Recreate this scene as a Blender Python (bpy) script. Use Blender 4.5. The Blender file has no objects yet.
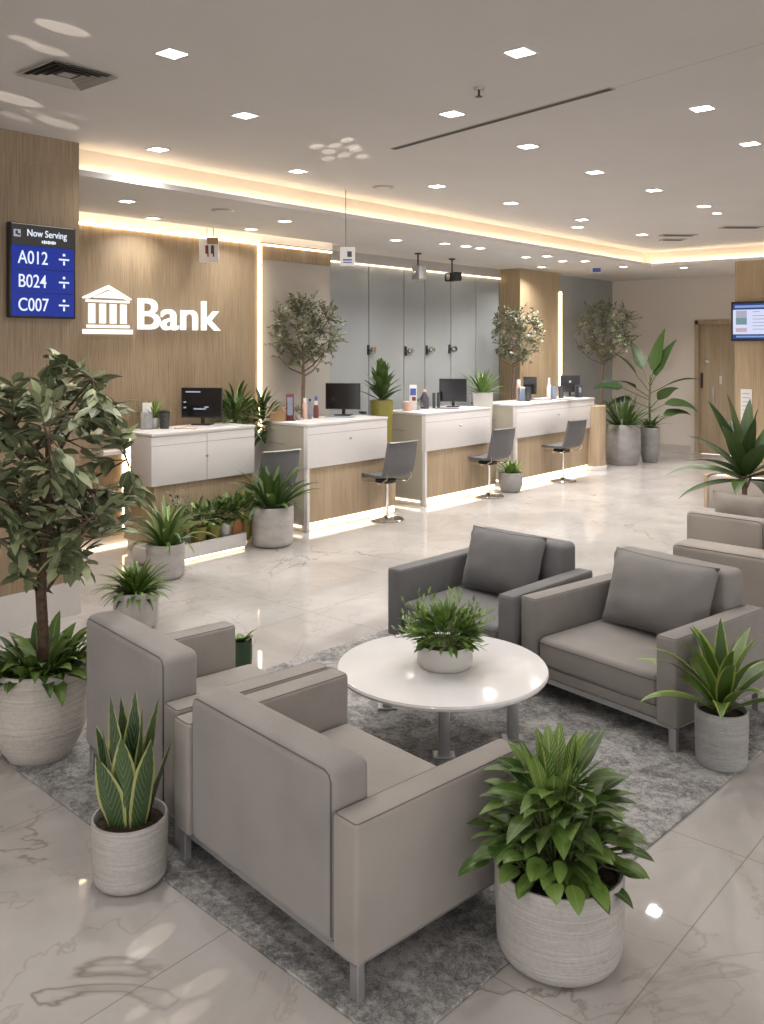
import bpy, bmesh, math, random
from math import sin, cos, pi, radians, sqrt, atan2
from mathutils import Vector, Matrix, noise

random.seed(7)
scene = bpy.context.scene
COL = scene.collection

# ---------------------------------------------------------------- camera frame
F, CX, HY, H = 900.0, 382.0, 346.0, 2.0
TH = radians(40.5)
ST, CT = sin(TH), cos(TH)


def W(X, d, z=0.0):
    """right / forward (metres from the camera's foot) to room coordinates"""
    return Vector((ST * X + CT * d, -CT * X + ST * d, z))


def PZ(px, py, z=0.0):
    d = (H - z) * F / (py - HY)
    return W((px - CX) / F * d, d, z)


def PD(px, py, d):
    return W((px - CX) / F * d, d, H + (HY - py) / F * d)


def PY(px, py, y):
    k = (px - CX) / F
    return PD(px, py, y / (ST - CT * k))


def PX(px, py, x):
    k = (px - CX) / F
    return PD(px, py, x / (CT + ST * k))


def ang(phi_deg):
    """heading in the camera frame (0 = to the right, 90 = away) to room z-rotation"""
    return radians(phi_deg) + TH - pi / 2


# ---------------------------------------------------------------- mesh builder
_box_cache = {}


def box_data(sx, sy, sz, bev, seg):
    key = (round(sx, 4), round(sy, 4), round(sz, 4), round(bev, 4), seg)
    if key not in _box_cache:
        bm = bmesh.new()
        bmesh.ops.create_cube(bm, size=1.0)
        for v in bm.verts:
            v.co = Vector((v.co.x * sx, v.co.y * sy, v.co.z * sz))
        if bev > 0:
            bmesh.ops.bevel(bm, geom=list(bm.edges), offset=bev, segments=seg, profile=0.5, affect='EDGES', clamp_overlap=True)
        bm.verts.ensure_lookup_table()
        bm.verts.index_update()
        _box_cache[key] = ([v.co.copy() for v in bm.verts], [[v.index for v in f.verts] for f in bm.faces])
        bm.free()
    return _box_cache[key]


class MB:
    def __init__(self):
        self.v, self.f, self.uv, self.r, self.m = [], [], [], [], []
        self.mi = 0

    def add(self, vs, fs, uvs=None, rnd=0.5):
        o = len(self.v)
        self.v += [tuple(p) for p in vs]
        self.uv += uvs if uvs else [(0.0, 0.0)] * len(vs)
        self.r += [rnd] * len(vs)
        for q in fs:
            self.f.append([i + o for i in q])
            self.m.append(self.mi)
        return self

    def box(self, c, s, bev=0.0, seg=2, rot=None):
        vs, fs = box_data(s[0], s[1], s[2], bev, seg)
        M = rot.to_4x4() if rot is not None else Matrix.Identity(4)
        c = Vector(c)
        return self.add([M @ p + c for p in vs], fs)

    def box2(self, a, b, bev=0.0, seg=2):
        a, b = Vector(a), Vector(b)
        return self.box((a + b) / 2, [abs(b[i] - a[i]) for i in range(3)], bev, seg)

    def tube(self, pts, rad, k=8, cap=True):
        pts = [Vector(p) for p in pts]
        n = len(pts)
        if not isinstance(rad, (list, tuple)):
            rad = [rad] * n
        vs, fs = [], []
        ref = None
        for i in range(n):
            t = (pts[min(i + 1, n - 1)] - pts[max(i - 1, 0)])
            t = t.normalized() if t.length > 1e-9 else Vector((0, 0, 1))
            if ref is None:
                ref = Vector((1, 0, 0)) if abs(t.x) < 0.8 else Vector((0, 1, 0))
            a = (ref - t * ref.dot(t)).normalized()
            b = t.cross(a)
            ref = a
            for j in range(k):
                q = 2 * pi * j / k
                vs.append(pts[i] + (a * cos(q) + b * sin(q)) * rad[i])
        for i in range(n - 1):
            for j in range(k):
                fs.append([i * k + j, i * k + (j + 1) % k, (i + 1) * k + (j + 1) % k, (i + 1) * k + j])
        if cap:
            fs.append(list(range(k))[::-1])
            fs.append([(n - 1) * k + j for j in range(k)])
        return self.add(vs, fs)

    def lathe(self, prof, k=40, c=(0, 0, 0), sx=1.0, sy=1.0):
        vs, fs, uvs = [], [], []
        c = Vector(c)
        n = len(prof)
        for i, (r, z) in enumerate(prof):
            for j in range(k):
                q = 2 * pi * j / k
                vs.append(Vector((r * cos(q) * sx, r * sin(q) * sy, z)) + c)
                uvs.append((j / k, i / n))
        for i in range(n - 1):
            for j in range(k):
                fs.append([i * k + j, i * k + (j + 1) % k, (i + 1) * k + (j + 1) % k, (i + 1) * k + j])
        if prof[0][0] > 1e-6:
            fs.append(list(range(k))[::-1])
        if prof[-1][0] > 1e-6:
            fs.append([(n - 1) * k + j for j in range(k)])
        return self.add(vs, fs, uvs)

    def prism(self, poly, y0, y1):
        """polygon in x,z extruded along y"""
        n = len(poly)
        vs = [Vector((p[0], y0, p[1])) for p in poly] + [Vector((p[0], y1, p[1])) for p in poly]
        fs = [list(range(n)), list(range(n, 2 * n))[::-1]]
        for i in range(n):
            j = (i + 1) % n
            fs.append([i, i + n, j + n, j])
        return self.add(vs, fs)

    def leaf(self, base, az, elev, L, Wd, droop=0.6, fold=0.25, n=6, prof='lance', roll=0.0, wave=0.0, curl=1.3):
        pos = Vector(base)
        e = elev
        st = L / n
        rnd = random.random()
        vs, uvs, fs = [], [], []
        for i in range(n + 1):
            t = i / n
            h = Vector((cos(az) * cos(e), sin(az) * cos(e), sin(e)))
            side = Vector((-sin(az), cos(az), 0))
            up = h.cross(side)
            if roll:
                side, up = side * cos(roll) + up * sin(roll), up * cos(roll) - side * sin(roll)
            if prof == 'lance':
                w = (0.45 + 0.55 * min(1, t / 0.35)) * (1 - t ** 2.4) ** 0.9
            elif prof == 'strap':
                w = (0.7 + 0.3 * min(1, t / 0.3)) * (1 - t ** 3)
            elif prof == 'ovate':
                w = max(0.0, sin(pi * min(1, t ** 0.75))) ** 0.85 + (0.06 if t < .1 else 0)
            elif prof == 'lance2':
                w = min(1, .25 + t / .28) * (1 - t ** 2.0) ** 1.05
            elif prof == 'sword':
                w = (0.62 + 0.38 * sin(pi * min(1, t * 1.1) * 0.8)) * (1 - t ** 3.2) ** 1.0
            else:
                w = max(0.0, sin(pi * t)) + (0.05 if i == 0 else 0)
            w *= Wd / 2
            k = 1 + (wave * sin(t * 11 + rnd * 6) if wave else 0)
            vs += [pos + side * w + up * fold * w * k, pos, pos - side * w + up * fold * w * (2 - k)]
            uvs += [(0.0, t), (0.5, t), (1.0, t)]
            pos = pos + h * st
            e -= droop / n * (0.3 + curl * t)
        for i in range(n):
            a = i * 3
            fs.append([a, a + 1, a + 4, a + 3])
            fs.append([a + 1, a + 2, a + 5, a + 4])
        return self.add(vs, fs, uvs, rnd)

    def build(self, name, mat, parent=None, smooth=35, loc=None):
        me = bpy.data.meshes.new(name)
        me.from_pydata(self.v, [], self.f)
        me.update()
        uvl = me.uv_layers.new(name='UVMap')
        idx = [0] * len(me.loops)
        me.loops.foreach_get('vertex_index', idx)
        flat = []
        for i in idx:
            flat += self.uv[i]
        uvl.data.foreach_set('uv', flat)
        at = me.attributes.new('rnd', 'FLOAT', 'POINT')
        at.data.foreach_set('value', self.r)
        mats = mat if isinstance(mat, (list, tuple)) else [mat]
        for m in mats:
            me.materials.append(m)
        if len(mats) > 1:
            me.polygons.foreach_set('material_index', self.m)
        if smooth:
            me.polygons.foreach_set('use_smooth', [True] * len(me.polygons))
            if smooth < 180:
                me.set_sharp_from_angle(angle=radians(smooth))
        o = bpy.data.objects.new(name, me)
        COL.objects.link(o)
        if parent is not None:
            o.parent = parent
        if loc is not None:
            o.location = loc
        return o


def tag(o, label, cat, group=None, kind=None):
    if label:
        o['label'] = label
    if cat:
        o['category'] = cat
    if group:
        o['group'] = group
    if kind:
        o['kind'] = kind
    return o


def thing(name, label, cat, loc=(0, 0, 0), rz=0.0, group=None):
    o = bpy.data.objects.new(name, None)
    o.empty_display_size = 0.1
    COL.objects.link(o)
    o.location = loc
    o.rotation_euler = (0, 0, rz)
    return tag(o, label, cat, group)


def struct(name, mb, mat, smooth=0):
    o = mb.build(name, mat, None, smooth)
    o['kind'] = 'structure'
    return o


def dup(root, loc, rz=None, label=None, group=None):
    r = root.copy()
    COL.objects.link(r)
    r.location = loc
    if rz is not None:
        r.rotation_euler = (0, 0, rz)
    if label:
        r['label'] = label
    if group:
        r['group'] = group
    for ch in list(root.children):
        c = ch.copy()
        COL.objects.link(c)
        c.parent = r
        for g in list(ch.children):
            d = g.copy()
            COL.objects.link(d)
            d.parent = c
    return r


def text_part(name, body, size, mat, parent, loc, rot=(pi / 2, 0, 0), extrude=0.002, bold=0.0, align='LEFT', sx=1.0):
    cu = bpy.data.curves.new(name, 'FONT')
    cu.body = body
    cu.size = size
    cu.extrude = extrude
    cu.offset = bold
    cu.align_x = align
    cu.resolution_u = 6
    to = bpy.data.objects.new(name + '_curve', cu)
    COL.objects.link(to)
    bpy.context.view_layer.update()
    dg = bpy.context.evaluated_depsgraph_get()
    me = bpy.data.meshes.new_from_object(to.evaluated_get(dg))
    bpy.data.objects.remove(to)
    bpy.data.curves.remove(cu)
    me.materials.clear()
    me.materials.append(mat)
    me.transform(Matrix.Diagonal((sx, 1, 1, 1)))
    o = bpy.data.objects.new(name, me)
    COL.objects.link(o)
    o.parent = parent
    o.location = loc
    o.rotation_euler = rot
    return o


# ---------------------------------------------------------------- materials
def new_mat(name):
    m = bpy.data.materials.new(name)
    m.use_nodes = True
    nt = m.node_tree
    b = nt.nodes['Principled BSDF']
    return m, nt, b


def N(nt, kind, **kw):
    n = nt.nodes.new(kind)
    for k, v in kw.items():
        if k.startswith('i_'):
            n.inputs[k[2:].replace('_', ' ')].default_value = v
        else:
            setattr(n, k, v)
    return n


def mapped(nt, scale=(1, 1, 1), rot=(0, 0, 0), coord='Object'):
    tc = N(nt, 'ShaderNodeTexCoord')
    mp = N(nt, 'ShaderNodeMapping')
    mp.inputs['Scale'].default_value = scale
    mp.inputs['Rotation'].default_value = rot
    nt.links.new(tc.outputs[coord], mp.inputs['Vector'])
    return mp.outputs['Vector']


def ramp(nt, fac, stops):
    r = N(nt, 'ShaderNodeValToRGB')
    el = r.color_ramp.elements
    while len(el) < len(stops):
        el.new(0.5)
    for e, (p, c) in zip(el, stops):
        e.position = p
        e.color = (c[0], c[1], c[2], 1)
    nt.links.new(fac, r.inputs['Fac'])
    return r.outputs['Color']


def bump(nt, b, height, strength=0.2, dist=0.01):
    bp = N(nt, 'ShaderNodeBump')
    bp.inputs['Strength'].default_value = strength
    bp.inputs['Distance'].default_value = dist
    nt.links.new(height, bp.inputs['Height'])
    nt.links.new(bp.outputs['Normal'], b.inputs['Normal'])


def plain(name, col, rough=0.5, metal=0.0, var=0.06, scale=8.0, bmp=0.0, bscale=120.0):
    m, nt, b = new_mat(name)
    v = mapped(nt)
    nz = N(nt, 'ShaderNodeTexNoise', i_Scale=scale, i_Detail=3.0)
    nt.links.new(v, nz.inputs['Vector'])
    lo = [c * (1 - var) for c in col]
    hi = [min(1, c * (1 + var)) for c in col]
    nt.links.new(ramp(nt, nz.outputs['Fac'], [(0.3, lo), (0.7, hi)]), b.inputs['Base Color'])
    b.inputs['Roughness'].default_value = rough
    b.inputs['Metallic'].default_value = metal
    if bmp:
        n2 = N(nt, 'ShaderNodeTexNoise', i_Scale=bscale, i_Detail=2.0)
        nt.links.new(v, n2.inputs['Vector'])
        bump(nt, b, n2.outputs['Fac'], bmp, 0.004)
    return m


def emit(name, col, s):
    m, nt, b = new_mat(name)
    b.inputs['Base Color'].default_value = (0.02, 0.02, 0.02, 1) if s < 2 else (0.8, 0.8, 0.8, 1)
    b.inputs['Roughness'].default_value = 0.3
    b.inputs['Specular IOR Level'].default_value = 0.15
    b.inputs['Emission Color'].default_value = (*col, 1)
    b.inputs['Emission Strength'].default_value = s
    return m


def wood(name, c1, c2, plank=0.0, axis='XY', rough=0.45, fine=90):
    """vertical-grain oak veneer: noise stretched along z, faint plank joints"""
    m, nt, b = new_mat(name)
    v = mapped(nt, (1, 1, 0.03))
    n1 = N(nt, 'ShaderNodeTexNoise', i_Scale=fine, i_Detail=4.0, i_Roughness=0.65)
    n2 = N(nt, 'ShaderNodeTexNoise', i_Scale=5.0, i_Detail=2.0)
    v2 = mapped(nt, (1, 1, 0.15))
    nt.links.new(v, n1.inputs['Vector'])
    nt.links.new(v2, n2.inputs['Vector'])
    mx = N(nt, 'ShaderNodeMath', operation='MULTIPLY_ADD')
    nt.links.new(n2.outputs['Fac'], mx.inputs[0])
    mx.inputs[1].default_value = 0.45
    nt.links.new(n1.outputs['Fac'], mx.inputs[2])
    col = ramp(nt, mx.outputs[0], [(0.45, c1), (1.0, c2)])
    if plank > 0:
        tc = N(nt, 'ShaderNodeTexCoord')
        sp = N(nt, 'ShaderNodeSeparateXYZ')
        nt.links.new(tc.outputs['Object'], sp.inputs[0])
        ad = N(nt, 'ShaderNodeMath', operation='ADD')
        nt.links.new(sp.outputs['X'], ad.inputs[0])
        nt.links.new(sp.outputs['Y'], ad.inputs[1])
        pp = N(nt, 'ShaderNodeMath', operation='PINGPONG')
        nt.links.new(ad.outputs[0], pp.inputs[0])
        pp.inputs[1].default_value = plank
        rr = ramp(nt, pp.outputs[0], [(0.0, (0.55,) * 3), (min(0.9, 0.004 / 1), (1,) * 3)])
        ml = N(nt, 'ShaderNodeMixRGB', blend_type='MULTIPLY')
        ml.inputs['Fac'].default_value = 0.6
        nt.links.new(col, ml.inputs[1])
        nt.links.new(rr, ml.inputs[2])
        col = ml.outputs[0]
    nt.links.new(col, b.inputs['Base Color'])
    b.inputs['Roughness'].default_value = rough
    bump(nt, b, n1.outputs['Fac'], 0.25, 0.004)
    return m


def fabric(name, col, rough=0.85):
    m, nt, b = new_mat(name)
    v = mapped(nt)
    n1 = N(nt, 'ShaderNodeTexNoise', i_Scale=420.0, i_Detail=2.0)
    n2 = N(nt, 'ShaderNodeTexNoise', i_Scale=3.5, i_Detail=3.0)
    nt.links.new(v, n1.inputs['Vector'])
    nt.links.new(v, n2.inputs['Vector'])
    mx = N(nt, 'ShaderNodeMath', operation='MULTIPLY_ADD')
    nt.links.new(n1.outputs['Fac'], mx.inputs[0])
    mx.inputs[1].default_value = 0.8
    nt.links.new(n2.outputs['Fac'], mx.inputs[2])
    nt.links.new(ramp(nt, mx.outputs[0], [(0.55, [c * 0.84 for c in col]), (1.2, [c * 1.12 for c in col])]), b.inputs['Base Color'])
    b.inputs['Roughness'].default_value = rough
    b.inputs['Sheen Weight'].default_value = 0.15
    bump(nt, b, n1.outputs['Fac'], 0.25, 0.003)
    return m


def leaf_mat(name, c_lo, c_hi, margin=None, mid=None, stripes=None, rough=0.42):
    m, nt, b = new_mat(name)
    at = N(nt, 'ShaderNodeAttribute', attribute_name='rnd')
    tc = N(nt, 'ShaderNodeTexCoord')
    sp = N(nt, 'ShaderNodeSeparateXYZ')
    nt.links.new(tc.outputs['UV'], sp.inputs[0])
    col = ramp(nt, at.outputs['Fac'], [(0.0, c_lo), (0.75, c_hi), (1.0, [min(1, c * 1.35) for c in c_hi])])
    d = N(nt, 'ShaderNodeMath', operation='SUBTRACT')
    nt.links.new(sp.outputs['X'], d.inputs[0])
    d.inputs[1].default_value = 0.5
    ab = N(nt, 'ShaderNodeMath', operation='ABSOLUTE')
    nt.links.new(d.outputs[0], ab.inputs[0])

    def over(col, fac, c):
        mm = N(nt, 'ShaderNodeMixRGB')
        nt.links.new(fac, mm.inputs['Fac'])
        nt.links.new(col, mm.inputs[1])
        mm.inputs[2].default_value = (*c, 1)
        return mm.outputs[0]
    if stripes:
        cb = N(nt, 'ShaderNodeMath', operation='MULTIPLY_ADD')
        nt.links.new(ab.outputs[0], cb.inputs[0])
        cb.inputs[1].default_value = -0.55
        nt.links.new(sp.outputs['Y'], cb.inputs[2])
        sn = N(nt, 'ShaderNodeMath', operation='MULTIPLY')
        nt.links.new(cb.outputs[0], sn.inputs[0])
        sn.inputs[1].default_value = stripes[1]
        s2 = N(nt, 'ShaderNodeMath', operation='SINE')
        nt.links.new(sn.outputs[0], s2.inputs[0])
        f = ramp(nt, s2.outputs[0], [(stripes[2], (0, 0, 0)), (min(1.0, stripes[2] + 0.25), (stripes[3],) * 3)])
        col = over(col, f, stripes[0])
    if mid:
        f = ramp(nt, ab.outputs[0], [(0.02, (0.7,) * 3), (0.07, (0, 0, 0))])
        col = over(col, f, mid)
    if margin:
        f = ramp(nt, ab.outputs[0], [(0.36, (0, 0, 0)), (0.41, (1, 1, 1))])
        col = over(col, f, margin)
    nt.links.new(col, b.inputs['Base Color'])
    b.inputs['Roughness'].default_value = rough
    b.inputs['Subsurface Weight'].default_value = 0.0
    return m


def pot_mat(name, col, ridge=40.0, rs=0.5, rough=0.7):
    m, nt, b = new_mat(name)
    v = mapped(nt, (1.5, 1.5, ridge))
    n1 = N(nt, 'ShaderNodeTexNoise', i_Scale=3.0, i_Detail=4.0, i_Distortion=0.4)
    nt.links.new(v, n1.inputs['Vector'])
    n2 = N(nt, 'ShaderNodeTexNoise', i_Scale=60.0, i_Detail=3.0)
    nt.links.new(mapped(nt), n2.inputs['Vector'])
    mx = N(nt, 'ShaderNodeMath', operation='MULTIPLY_ADD')
    nt.links.new(n2.outputs['Fac'], mx.inputs[0])
    mx.inputs[1].default_value = 0.5
    nt.links.new(n1.outputs['Fac'], mx.inputs[2])
    nt.links.new(ramp(nt, mx.outputs[0], [(0.45, [c * 0.78 for c in col]), (0.95, [min(1, c * 1.1) for c in col])]), b.inputs['Base Color'])
    b.inputs['Roughness'].default_value = rough
    bump(nt, b, mx.outputs[0], rs, 0.008)
    return m


def marble():
    m, nt, b = new_mat('polished_marble')
    v = mapped(nt)
    # clouds
    n0 = N(nt, 'ShaderNodeTexNoise', i_Scale=1.1, i_Detail=5.0, i_Roughness=0.6, i_Distortion=0.8)
    nt.links.new(v, n0.inputs['Vector'])
    base = ramp(nt, n0.outputs['Fac'], [(0.25, (0.37, 0.345, 0.325)), (0.5, (0.46, 0.435, 0.415)), (0.75, (0.53, 0.51, 0.49))])

    def veins(scale, wid, dist):
        n = N(nt, 'ShaderNodeTexNoise', i_Scale=scale, i_Detail=6.0, i_Roughness=0.55, i_Distortion=dist)
        nt.links.new(v, n.inputs['Vector'])
        s = N(nt, 'ShaderNodeMath', operation='SUBTRACT')
        nt.links.new(n.outputs['Fac'], s.inputs[0])
        s.inputs[1].default_value = 0.5
        a = N(nt, 'ShaderNodeMath', operation='ABSOLUTE')
        nt.links.new(s.outputs[0], a.inputs[0])
        return ramp(nt, a.outputs[0], [(0.0, (1, 1, 1)), (wid, (0, 0, 0))])
    v1, v2 = veins(0.55, 0.006, 1.1), veins(1.6, 0.008, 0.6)
    gate = N(nt, 'ShaderNodeTexNoise', i_Scale=0.9, i_Detail=1.0)
    nt.links.new(v, gate.inputs['Vector'])
    g = ramp(nt, gate.outputs['Fac'], [(0.45, (0, 0, 0)), (0.62, (1, 1, 1))])

    def over(col, fac, c, k):
        mu = N(nt, 'ShaderNodeMixRGB', blend_type='MULTIPLY')
        mu.inputs['Fac'].default_value = 1
        nt.links.new(fac, mu.inputs[1])
        mu.inputs[2].default_value = (k, k, k, 1)
        mm = N(nt, 'ShaderNodeMixRGB')
        nt.links.new(mu.outputs[0], mm.inputs['Fac'])
        nt.links.new(col, mm.inputs[1])
        mm.inputs[2].default_value = (*c, 1)
        return mm.outputs[0]
    gm = N(nt, 'ShaderNodeMixRGB', blend_type='MULTIPLY')
    gm.inputs['Fac'].default_value = 1
    nt.links.new(v1, gm.inputs[1])
    nt.links.new(g, gm.inputs[2])
    col = over(base, gm.outputs[0], (0.17, 0.135, 0.105), 0.7)
    col = over(col, v2, (0.28, 0.245, 0.215), 0.38)
    # tile joints
    br = N(nt, 'ShaderNodeTexBrick')
    br.offset = 0.0
    br.inputs['Scale'].default_value = 1.0
    br.inputs['Mortar Size'].default_value = 0.0025
    br.inputs['Mortar Smooth'].default_value = 0.1
    br.inputs['Brick Width'].default_value = 1.2
    br.inputs['Row Height'].default_value = 1.2
    mpv = mapped(nt)
    nt.links.new(mpv, br.inputs['Vector'])
    col = over(col, br.outputs['Fac'], (0.17, 0.15, 0.13), 0.55)
    nt.links.new(col, b.inputs['Base Color'])
    rn = ramp(nt, n0.outputs['Fac'], [(0.35, (0.010,) * 3), (0.7, (0.045,) * 3)])
    nt.links.new(rn, b.inputs['Roughness'])
    b.inputs['Specular IOR Level'].default_value = 0.6
    return m


def rug_mat():
    m, nt, b = new_mat('mottled_grey_rug')
    v = mapped(nt)
    n1 = N(nt, 'ShaderNodeTexNoise', i_Scale=4.5, i_Detail=8.0, i_Roughness=0.75, i_Distortion=0.8)
    n2 = N(nt, 'ShaderNodeTexNoise', i_Scale=300.0, i_Detail=2.0)
    n3 = N(nt, 'ShaderNodeTexNoise', i_Scale=42.0, i_Detail=5.0, i_Roughness=0.7, i_Distortion=0.6)
    for n in (n1, n2, n3):
        nt.links.new(v, n.inputs['Vector'])
    a = N(nt, 'ShaderNodeMath', operation='MULTIPLY_ADD')
    nt.links.new(n3.outputs['Fac'], a.inputs[0])
    a.inputs[1].default_value = 0.7
    nt.links.new(n1.outputs['Fac'], a.inputs[2])
    a2 = N(nt, 'ShaderNodeMath', operation='MULTIPLY_ADD')
    nt.links.new(n2.outputs['Fac'], a2.inputs[0])
    a2.inputs[1].default_value = 0.5
    nt.links.new(a.outputs[0], a2.inputs[2])
    a3 = N(nt, 'ShaderNodeMath', operation='MULTIPLY')
    nt.links.new(a2.outputs[0], a3.inputs[0])
    a3.inputs[1].default_value = 0.72
    nt.links.new(ramp(nt, a3.outputs[0], [(0.64, (0.085, 0.085, 0.087)), (0.76, (0.21, 0.206, 0.203)), (0.88, (0.42, 0.41, 0.40))]), b.inputs['Base Color'])
    b.inputs['Roughness'].default_value = 0.95
    bump(nt, b, a2.outputs[0], 0.6, 0.008)
    return m


def glass_mat(name, col=(0.9, 0.95, 0.95), rough=0.02):
    m, nt, b = new_mat(name)
    b.inputs['Base Color'].default_value = (*col, 1)
    b.inputs['Transmission Weight'].default_value = 1.0
    b.inputs['Roughness'].default_value = rough
    b.inputs['IOR'].default_value = 1.2
    nz = N(nt, 'ShaderNodeTexNoise', i_Scale=2.0)
    return m


def frosted():
    m, nt, b = new_mat('frosted_glass_panel')
    v = mapped(nt, (0.6, 0.6, 0.35))
    n = N(nt, 'ShaderNodeTexNoise', i_Scale=1.2, i_Detail=2.0)
    nt.links.new(v, n.inputs['Vector'])
    nt.links.new(ramp(nt, n.outputs['Fac'], [(0.3, (0.30, 0.32, 0.325)), (0.7, (0.40, 0.42, 0.425))]), b.inputs['Base Color'])
    b.inputs['Roughness'].default_value = 0.16
    b.inputs['Specular IOR Level'].default_value = 0.7
    return m


M = {}
M['floor'] = marble()
M['ceiling'] = plain('ceiling_paint', (0.645, 0.615, 0.60), 0.75, var=0.02, scale=1.5)
M['soffit'] = plain('soffit_paint', (0.66, 0.635, 0.62), 0.85, var=0.015, scale=1.5)
M['fascia'] = plain('fascia_paint', (0.80, 0.72, 0.62), 0.7, var=0.015)
M['wall'] = plain('cream_wall_paint', (0.72, 0.665, 0.62), 0.7, var=0.02, scale=1.0)
M['base'] = plain('stone_plinth', (0.58, 0.55, 0.53), 0.25, var=0.05, scale=2.5)
M['wood'] = wood('oak_slat_veneer', (0.17, 0.117, 0.068), (0.38, 0.288, 0.188), plank=0.6)
M['wood_light'] = wood('pale_oak_veneer', (0.29, 0.205, 0.125), (0.50, 0.39, 0.27), plank=0.24, fine=60)
M['wood_far'] = wood('honey_oak_panel', (0.30, 0.215, 0.125), (0.49, 0.375, 0.24), plank=0.5, fine=50)
M['door_wood'] = wood('door_oak', (0.33, 0.25, 0.165), (0.48, 0.39, 0.28), fine=50)
M['white'] = plain('white_lacquer', (0.66, 0.635, 0.63), 0.3, var=0.01)
M['white_gloss'] = plain('white_gloss_table', (0.76, 0.745, 0.745), 0.11, var=0.01)
M['side_panel'] = plain('beige_gloss_panel', (0.42, 0.385, 0.315), 0.2, var=0.04, scale=2)
M['gap'] = plain('dark_joint', (0.12, 0.115, 0.11), 0.6)
M['fabric'] = fabric('grey_upholstery', (0.285, 0.262, 0.24))
M['fabric_back'] = fabric('cool_grey_upholstery', (0.255, 0.237, 0.226))
M['fabric_dark'] = fabric('dark_grey_upholstery', (0.135, 0.133, 0.135))
M['fabric_warm'] = fabric('warm_grey_upholstery', (0.225, 0.208, 0.194))
M['pillow'] = fabric('grey_cushion_cloth', (0.175, 0.165, 0.16))
M['pillow_dark'] = fabric('slate_cushion_cloth', (0.12, 0.118, 0.12))
M['beige'] = fabric('beige_upholstery', (0.31, 0.275, 0.245))
M['seat_grey'] = fabric('task_chair_grey', (0.10, 0.10, 0.104))
M['piping'] = fabric('seam_piping', (0.11, 0.102, 0.097))
M['steel'] = plain('brushed_steel', (0.55, 0.55, 0.56), 0.28, 1.0, var=0.03)
M['leg'] = plain('satin_grey_leg', (0.42, 0.42, 0.43), 0.38, 0.7, var=0.04)
M['chrome'] = plain('chrome', (0.75, 0.75, 0.75), 0.1, 1.0, var=0.01)
M['black'] = plain('black_plastic', (0.015, 0.015, 0.016), 0.35, var=0.1)
M['screen'] = plain('dark_screen', (0.012, 0.012, 0.014), 0.12, var=0.1)
M['rug'] = rug_mat()
M['soil'] = plain('potting_soil', (0.045, 0.03, 0.02), 0.95, var=0.6, scale=60, bmp=1.0, bscale=90)
M['pot_white'] = pot_mat('ridged_cream_pot', (0.54, 0.50, 0.455), 26, 0.8)
M['pot_stone'] = pot_mat('combed_stone_pot', (0.44, 0.42, 0.395), 45, 0.5)
M['pot_grey'] = pot_mat('grey_concrete_pot', (0.30, 0.29, 0.285), 3, 0.3)
M['pot_light'] = pot_mat('pale_concrete_pot', (0.47, 0.45, 0.43), 4, 0.3)
M['pot_woven'] = pot_mat('woven_grey_pot', (0.33, 0.325, 0.32), 30, 0.5)
M['pot_plain'] = plain('white_ceramic', (0.62, 0.60, 0.575), 0.35, var=0.02)
M['pot_lime'] = plain('olive_yellow_glaze', (0.20, 0.18, 0.035), 0.35, var=0.08)
M['pot_green'] = plain('dark_green_glaze', (0.03, 0.07, 0.03), 0.3)
M['terracotta'] = plain('orange_terracotta', (0.42, 0.17, 0.06), 0.6)
M['pot_silver'] = plain('silver_tin', (0.5, 0.5, 0.5), 0.3, 0.6)
M['bark'] = plain('brown_bark', (0.09, 0.055, 0.035), 0.9, var=0.35, scale=40, bmp=0.8, bscale=60)
M['bark_pale'] = plain('pale_bark', (0.17, 0.12, 0.085), 0.9, var=0.3, scale=40, bmp=0.6)
M['stem'] = plain('green_stem', (0.09, 0.12, 0.035), 0.6, var=0.2)
M['leaf_tree'] = leaf_mat('ficus_leaf', (0.06, 0.085, 0.04), (0.24, 0.27, 0.145), mid=(0.3, 0.32, 0.18))
M['leaf_olive'] = leaf_mat('olive_leaf', (0.07, 0.085, 0.05), (0.27, 0.285, 0.19))
M['leaf_green'] = leaf_mat('mid_green_leaf', (0.03, 0.075, 0.012), (0.12, 0.20, 0.04), mid=(0.2, 0.28, 0.08))
M['leaf_bright'] = leaf_mat('bright_green_leaf', (0.05, 0.11, 0.015), (0.19, 0.29, 0.06), mid=(0.25, 0.33, 0.1))
M['leaf_dark'] = leaf_mat('dark_green_leaf', (0.02, 0.05, 0.010), (0.075, 0.13, 0.028), mid=(0.11, 0.16, 0.05))
M['leaf_deep'] = leaf_mat('deep_green_leaf', (0.015, 0.042, 0.010), (0.05, 0.09, 0.022), mid=(0.08, 0.12, 0.04))
M['leaf_sage'] = leaf_mat('sage_leaf', (0.10, 0.11, 0.07), (0.22, 0.23, 0.16))
M['leaf_snake'] = leaf_mat('snake_leaf', (0.02, 0.048, 0.018), (0.05, 0.09, 0.034), margin=(0.40, 0.42, 0.15), stripes=((0.14, 0.20, 0.10), 70.0, 0.5, 0.75))
M['leaf_striped'] = leaf_mat('striped_leaf', (0.06, 0.13, 0.02), (0.14, 0.24, 0.05), mid=(0.45, 0.5, 0.2), stripes=((0.42, 0.50, 0.18), 60.0, 0.72, 0.8))
M['leaf_variegated'] = leaf_mat('variegated_leaf', (0.04, 0.09, 0.015), (0.11, 0.19, 0.035), margin=(0.30, 0.36, 0.08))
M['frosted'] = frosted()
M['glass_plate'] = plain('smoky_glass_plate', (0.42, 0.39, 0.355), 0.14, var=0.03, scale=1)
M['header'] = plain('glossy_header', (0.42, 0.41, 0.40), 0.12, var=0.02)
M['lamp'] = emit('downlight_diffuser', (1.0, 0.95, 0.88), 14.0)
M['led'] = emit('warm_led', (1.0, 0.76, 0.46), 9.0)
M['plinth'] = emit('plinth_glow', (1.0, 0.80, 0.52), 2.6)
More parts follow.
